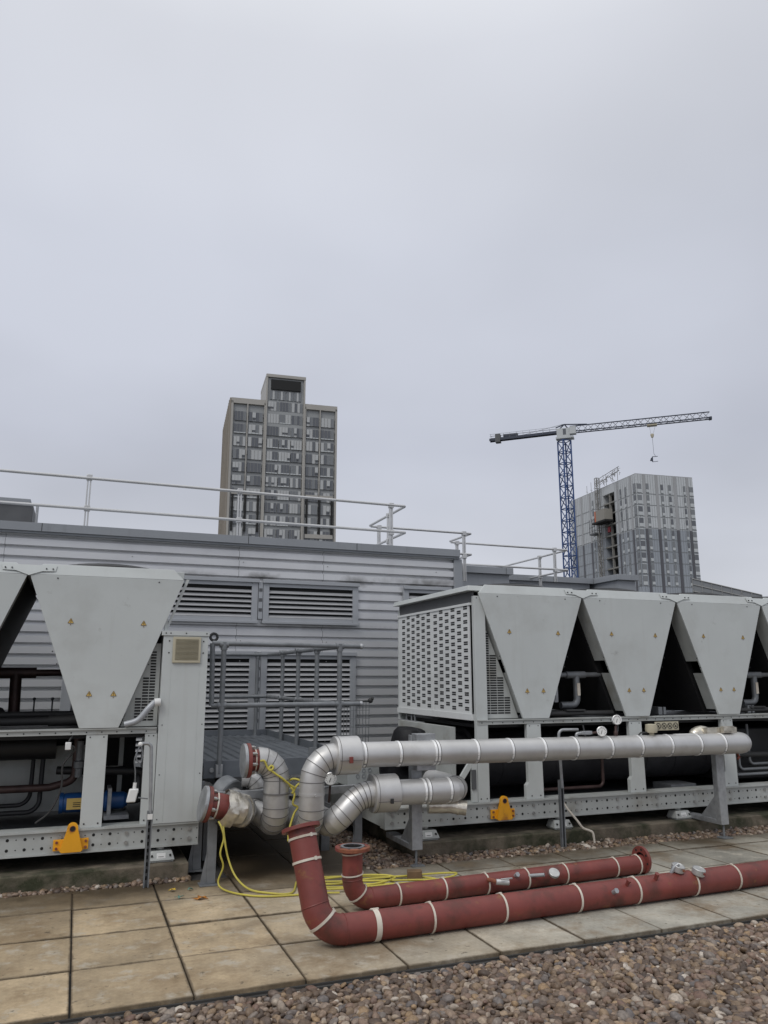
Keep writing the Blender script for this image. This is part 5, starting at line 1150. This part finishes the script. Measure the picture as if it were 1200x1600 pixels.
p, d = pos(path, 3.76); valve_stub(rp, p + Vector((0, -.06, .06)), (0, -.6, .8), 0, 1)
p, d = pos(path, 4.03); valve_stub(rp, p + Vector((0, -.05, .07)), (0, -.5, .9), 0, 1)
p, d = pos(path, 4.22)
mb = MB(); mb.tube([p + Vector((0, 0, .08)), p + Vector((.02, -.02, .13)), p + Vector((.05, -.03, .15))], .014, 10); mb.build('stub', 'galv', rp)
for off in ((.06, -.01, .118), (.21, -.055, .092)):
    c = p + Vector(off); mb = MB(); mb.lathe(c, (.12, -.3, 1), [(0, -.026), (.044, -.026), (.048, -.02), (.048, .018), (.044, .022), (.041, .016), (0, .016)], 24); q = mb.build('gauge_body', 'case', rp)
    mb = MB(); mb.cyl(c + Vector((-.0, -.056, -.01)), c + Vector((0, -.062, -.01)), .01, 8); mb.tube([c - Vector((.02, 0, .03)), c - Vector((.09, 0, .07))], .009, 8); mb.build('gauge_stem', 'rust', q)
RS = .071
rq = thing('red_pipe', (3.2, 5.55, 0), 'shorter red-oxide pipe behind, with a rusty open flange on its upright end', 'pipe', 'red-oxide steel pipes')
path = route([(1.905, 5.53, .405), (1.905, 5.53, .075), (4.50, 5.68, .075)], [0, .14, 0], 9)
mb = MB(); mb.tube(path, RS, 28); mb.build('tube', 'red', rq)
for q in (1, 10): mb = MB(); d_ = path[q + 1] - path[q]; mb.ring(path[q], d_, RS, .0035, 28, 6); mb.build('weld', 'red', rq)
flange(rq, path[0] - Vector((0, 0, .002)), (0, 0, 1), .122, .024, .066, 'rust', 8, False)
mb = MB(); mb.lathe(path[0], (0, 0, 1), [(.066, .0235), (.064, -.03), (.0, -.031)], 24); mb.build('bore', 'hole', rq)
mb = MB(); mb.lathe(path[0], (0, 0, 1), [(.067, .0225), (.067, .0275), (.085, .0275), (.085, .0225)], 28); mb.build('raised_face', 'galv_dark', rq)
flange(rq, (4.49, 5.68, .106), (1, .058, 0), .105, .024, .06, 'red', 8, False)
mb = MB(); mb.lathe((4.515, 5.681, .106), (1, .058, 0), [(.064, .0), (.0, .0)], 20); mb.build('end_bore', 'hole', rq)
for s in (.02, .16): p, d = at(path, s); tie(rq, p, d + Vector((.1, 0, .0)), RS + .001, .008)
p, d = at(path, .30); tie(rq, p, d + Vector((0, 0, -.15)), RS + .001, .010)
for x in (2.25, 2.62, 2.98, 3.34, 3.70, 4.20, 4.44): p, d = pos(path, x); tie(rq, p, d, RS + .001, .011)
p, d = pos(path, 2.98)
mb = MB(); mb.tube([p + Vector((0, -.06, .04)), p + Vector((.0, -.13, .05)), p + Vector((.02, -.17, .045))], .015, 10); mb.build('stub', 'rust', rq)
mb = MB(); c = p + Vector((.04, -.19, .05)); mb.tube([c + Vector((-.035, .02, 0)), c + Vector((.055, -.01, -.005))], .02, 12); mb.box(c.x - .02, c.x + .075, c.y - .028, c.y - .018, c.z + .02, c.z + .03); mb.build('drain_valve', 'alu', rq, bevel=.002)
p, d = pos(path, 3.22); valve_stub(rq, p + Vector((0, -.05, .04)), (0, -.8, .4), 0, 0)
p, d = pos(path, 3.36); mb = MB(); mb.tube([p + Vector((-.02, -.05, .03)), p + Vector((.07, -.14, .05))], .013, 10); mb.build('stub', 'galv', rq)
p, d = pos(path, 3.42); c = p + Vector((.06, -.20, .07)); mb = MB(); mb.lathe(c, (-.1, -.75, 1), [(0, -.014), (.038, -.014), (.041, -.008), (.041, .008), (.038, .010), (0, .010)], 24); mb.build('gauge_body', 'case', rq)
p, d = pos(path, 3.56); valve_stub(rq, p + Vector((0, -.06, .02)), (0, -1, .3), 0, 0)
t = thing('timber_batten', (3.4, 5.40, 0), 'dark batten lying on the slabs between the two red pipes', 'batten')
mb = MB(); mb.box(2.6, 4.55, 5.35, 5.39, .006, .035); mb.build('batten', 'darkgrey', t, bevel=.004)
o = MB(); o.hexa([(2.58, 6.14, .005), (2.69, 6.10, .005), (2.72, 6.18, .005), (2.61, 6.22, .005), (2.58, 6.14, .075), (2.69, 6.10, .075), (2.72, 6.18, .075), (2.61, 6.22, .075)])
tag(o.build('timber_block', 'wood', None, bevel=.004), 'small brown timber block on the slabs behind the shorter red pipe', 'block')
o = MB(); o.hexa([(2.16, 5.18, .005), (2.28, 5.17, .005), (2.30, 5.23, .005), (2.17, 5.24, .005), (2.17, 5.19, .05), (2.27, 5.18, .04), (2.29, 5.22, .04), (2.18, 5.23, .05)])
tag(o.build('timber_wedge', 'wood', None, bevel=.006), 'orange-brown timber wedge tucked between the two red pipes', 'wedge')

# ------------------------------------------------------------------ yellow hose and cords
rnd = random.Random(12)
hp = [(1.16, 6.50, .47), (1.17, 6.46, .36), (1.20, 6.44, .22), (1.25, 6.38, .10), (1.33, 6.27, .03), (1.45, 6.17, .014), (1.62, 6.10, .014)]
loops = []
for k in range(3):
    cx, cy, a, b = 2.28 + rnd.uniform(-.2, .2), 6.20 + rnd.uniform(-.10, .10), rnd.uniform(.32, .62), rnd.uniform(.10, .26); tilt = rnd.uniform(-.35, .2)
    for q in range(10):
        g = math.pi + 2 * math.pi * q / 10 * (1 if k % 2 else 1); x, y = a * math.cos(g), b * math.sin(g)
        loops.append((cx + x - y * tilt, cy + y + x * tilt, .014 + .009 * k + rnd.uniform(0, .008)))
hp += loops + [(2.72, 6.02, .03), (2.95, 5.96, .02), (3.02, 5.88, .014)]
yh = MB(); yh.tube(smooth(hp, 7), .0075, 10)
tag(yh.build('air_hose', 'hose'), 'coiled yellow hose lying in loops on the slabs behind the shorter red pipe', 'hose')
hp2 = [(1.11, 6.42, .50), (1.13, 6.40, .46), (1.15, 6.39, .38), (1.13, 6.40, .27), (1.16, 6.42, .17), (1.13, 6.44, .06), (1.16, 6.38, .016), (1.26, 6.20, .014), (1.42, 6.08, .014), (1.62, 6.04, .014), (1.82, 6.02, .014), (1.96, 5.98, .014)]
yh = MB(); yh.tube(smooth(hp2, 8), .007, 10)
tag(yh.build('loose_cord', 'hose'), 'single yellow cord hanging from the lower red blind flange down to the slabs', 'cord')
hp3 = [(1.44, 6.49, .93), (1.47, 6.475, .93), (1.495, 6.475, .88), (1.52, 6.47, .855), (1.545, 6.475, .875), (1.53, 6.48, .89), (1.51, 6.475, .87), (1.56, 6.475, .83), (1.62, 6.475, .79), (1.69, 6.50, .735), (1.74, 6.52, .70), (1.72, 6.53, .66), (1.76, 6.53, .72), (1.80, 6.53, .75), (1.74, 6.56, .77), (1.70, 6.58, .74), (1.74, 6.53, .66), (1.73, 6.53, .58), (1.77, 6.53, .55), (1.74, 6.53, .50), (1.70, 6.52, .38), (1.69, 6.50, .30)]
yh = MB(); yh.tube(smooth(hp3, 6), .0085, 8)
tag(yh.build('tie_cord', 'hose'), 'yellow cord knotted over the upright silver elbow below the higher red flange', 'cord')
def leaf(x, y, m, s, label, cat='leaf', seed=0):
    rn = random.Random(seed); mb = MB(); n = 10; o = len(mb.v)
    for k in range(n): a = 2 * math.pi * k / n; r = s * (1 if k % 2 else .55) * rn.uniform(.8, 1.2); mb.v.append((x + r * math.cos(a), y + r * math.sin(a) * .8, .007 + rn.uniform(0, .02)))
    mb.v.append((x, y, .016)); 
    for k in range(n): mb.face((o + k, o + (k + 1) % n, o + n))
    ob = mb.build('fallen_leaf' if cat == 'leaf' else 'plastic_scrap', m); sol = ob.modifiers.new('solid', 'SOLIDIFY'); sol.thickness = .002; tag(ob, label, cat)
leaf(.97, 6.22, 'leaf_o', .055, 'curled orange leaf on the slabs right of the left plinth', seed=1)
leaf(.80, 6.52, 'leaf_y', .03, 'small yellow leaf by the end of the left plinth', seed=2)
leaf(.83, 6.30, 'leaf_t', .035, 'torn teal scrap on the slab joint near the orange leaf', 'scrap', 3)
leaf(.93, 6.50, 'leaf_t', .025, 'tiny teal scrap beside the yellow leaf', 'scrap', 4)
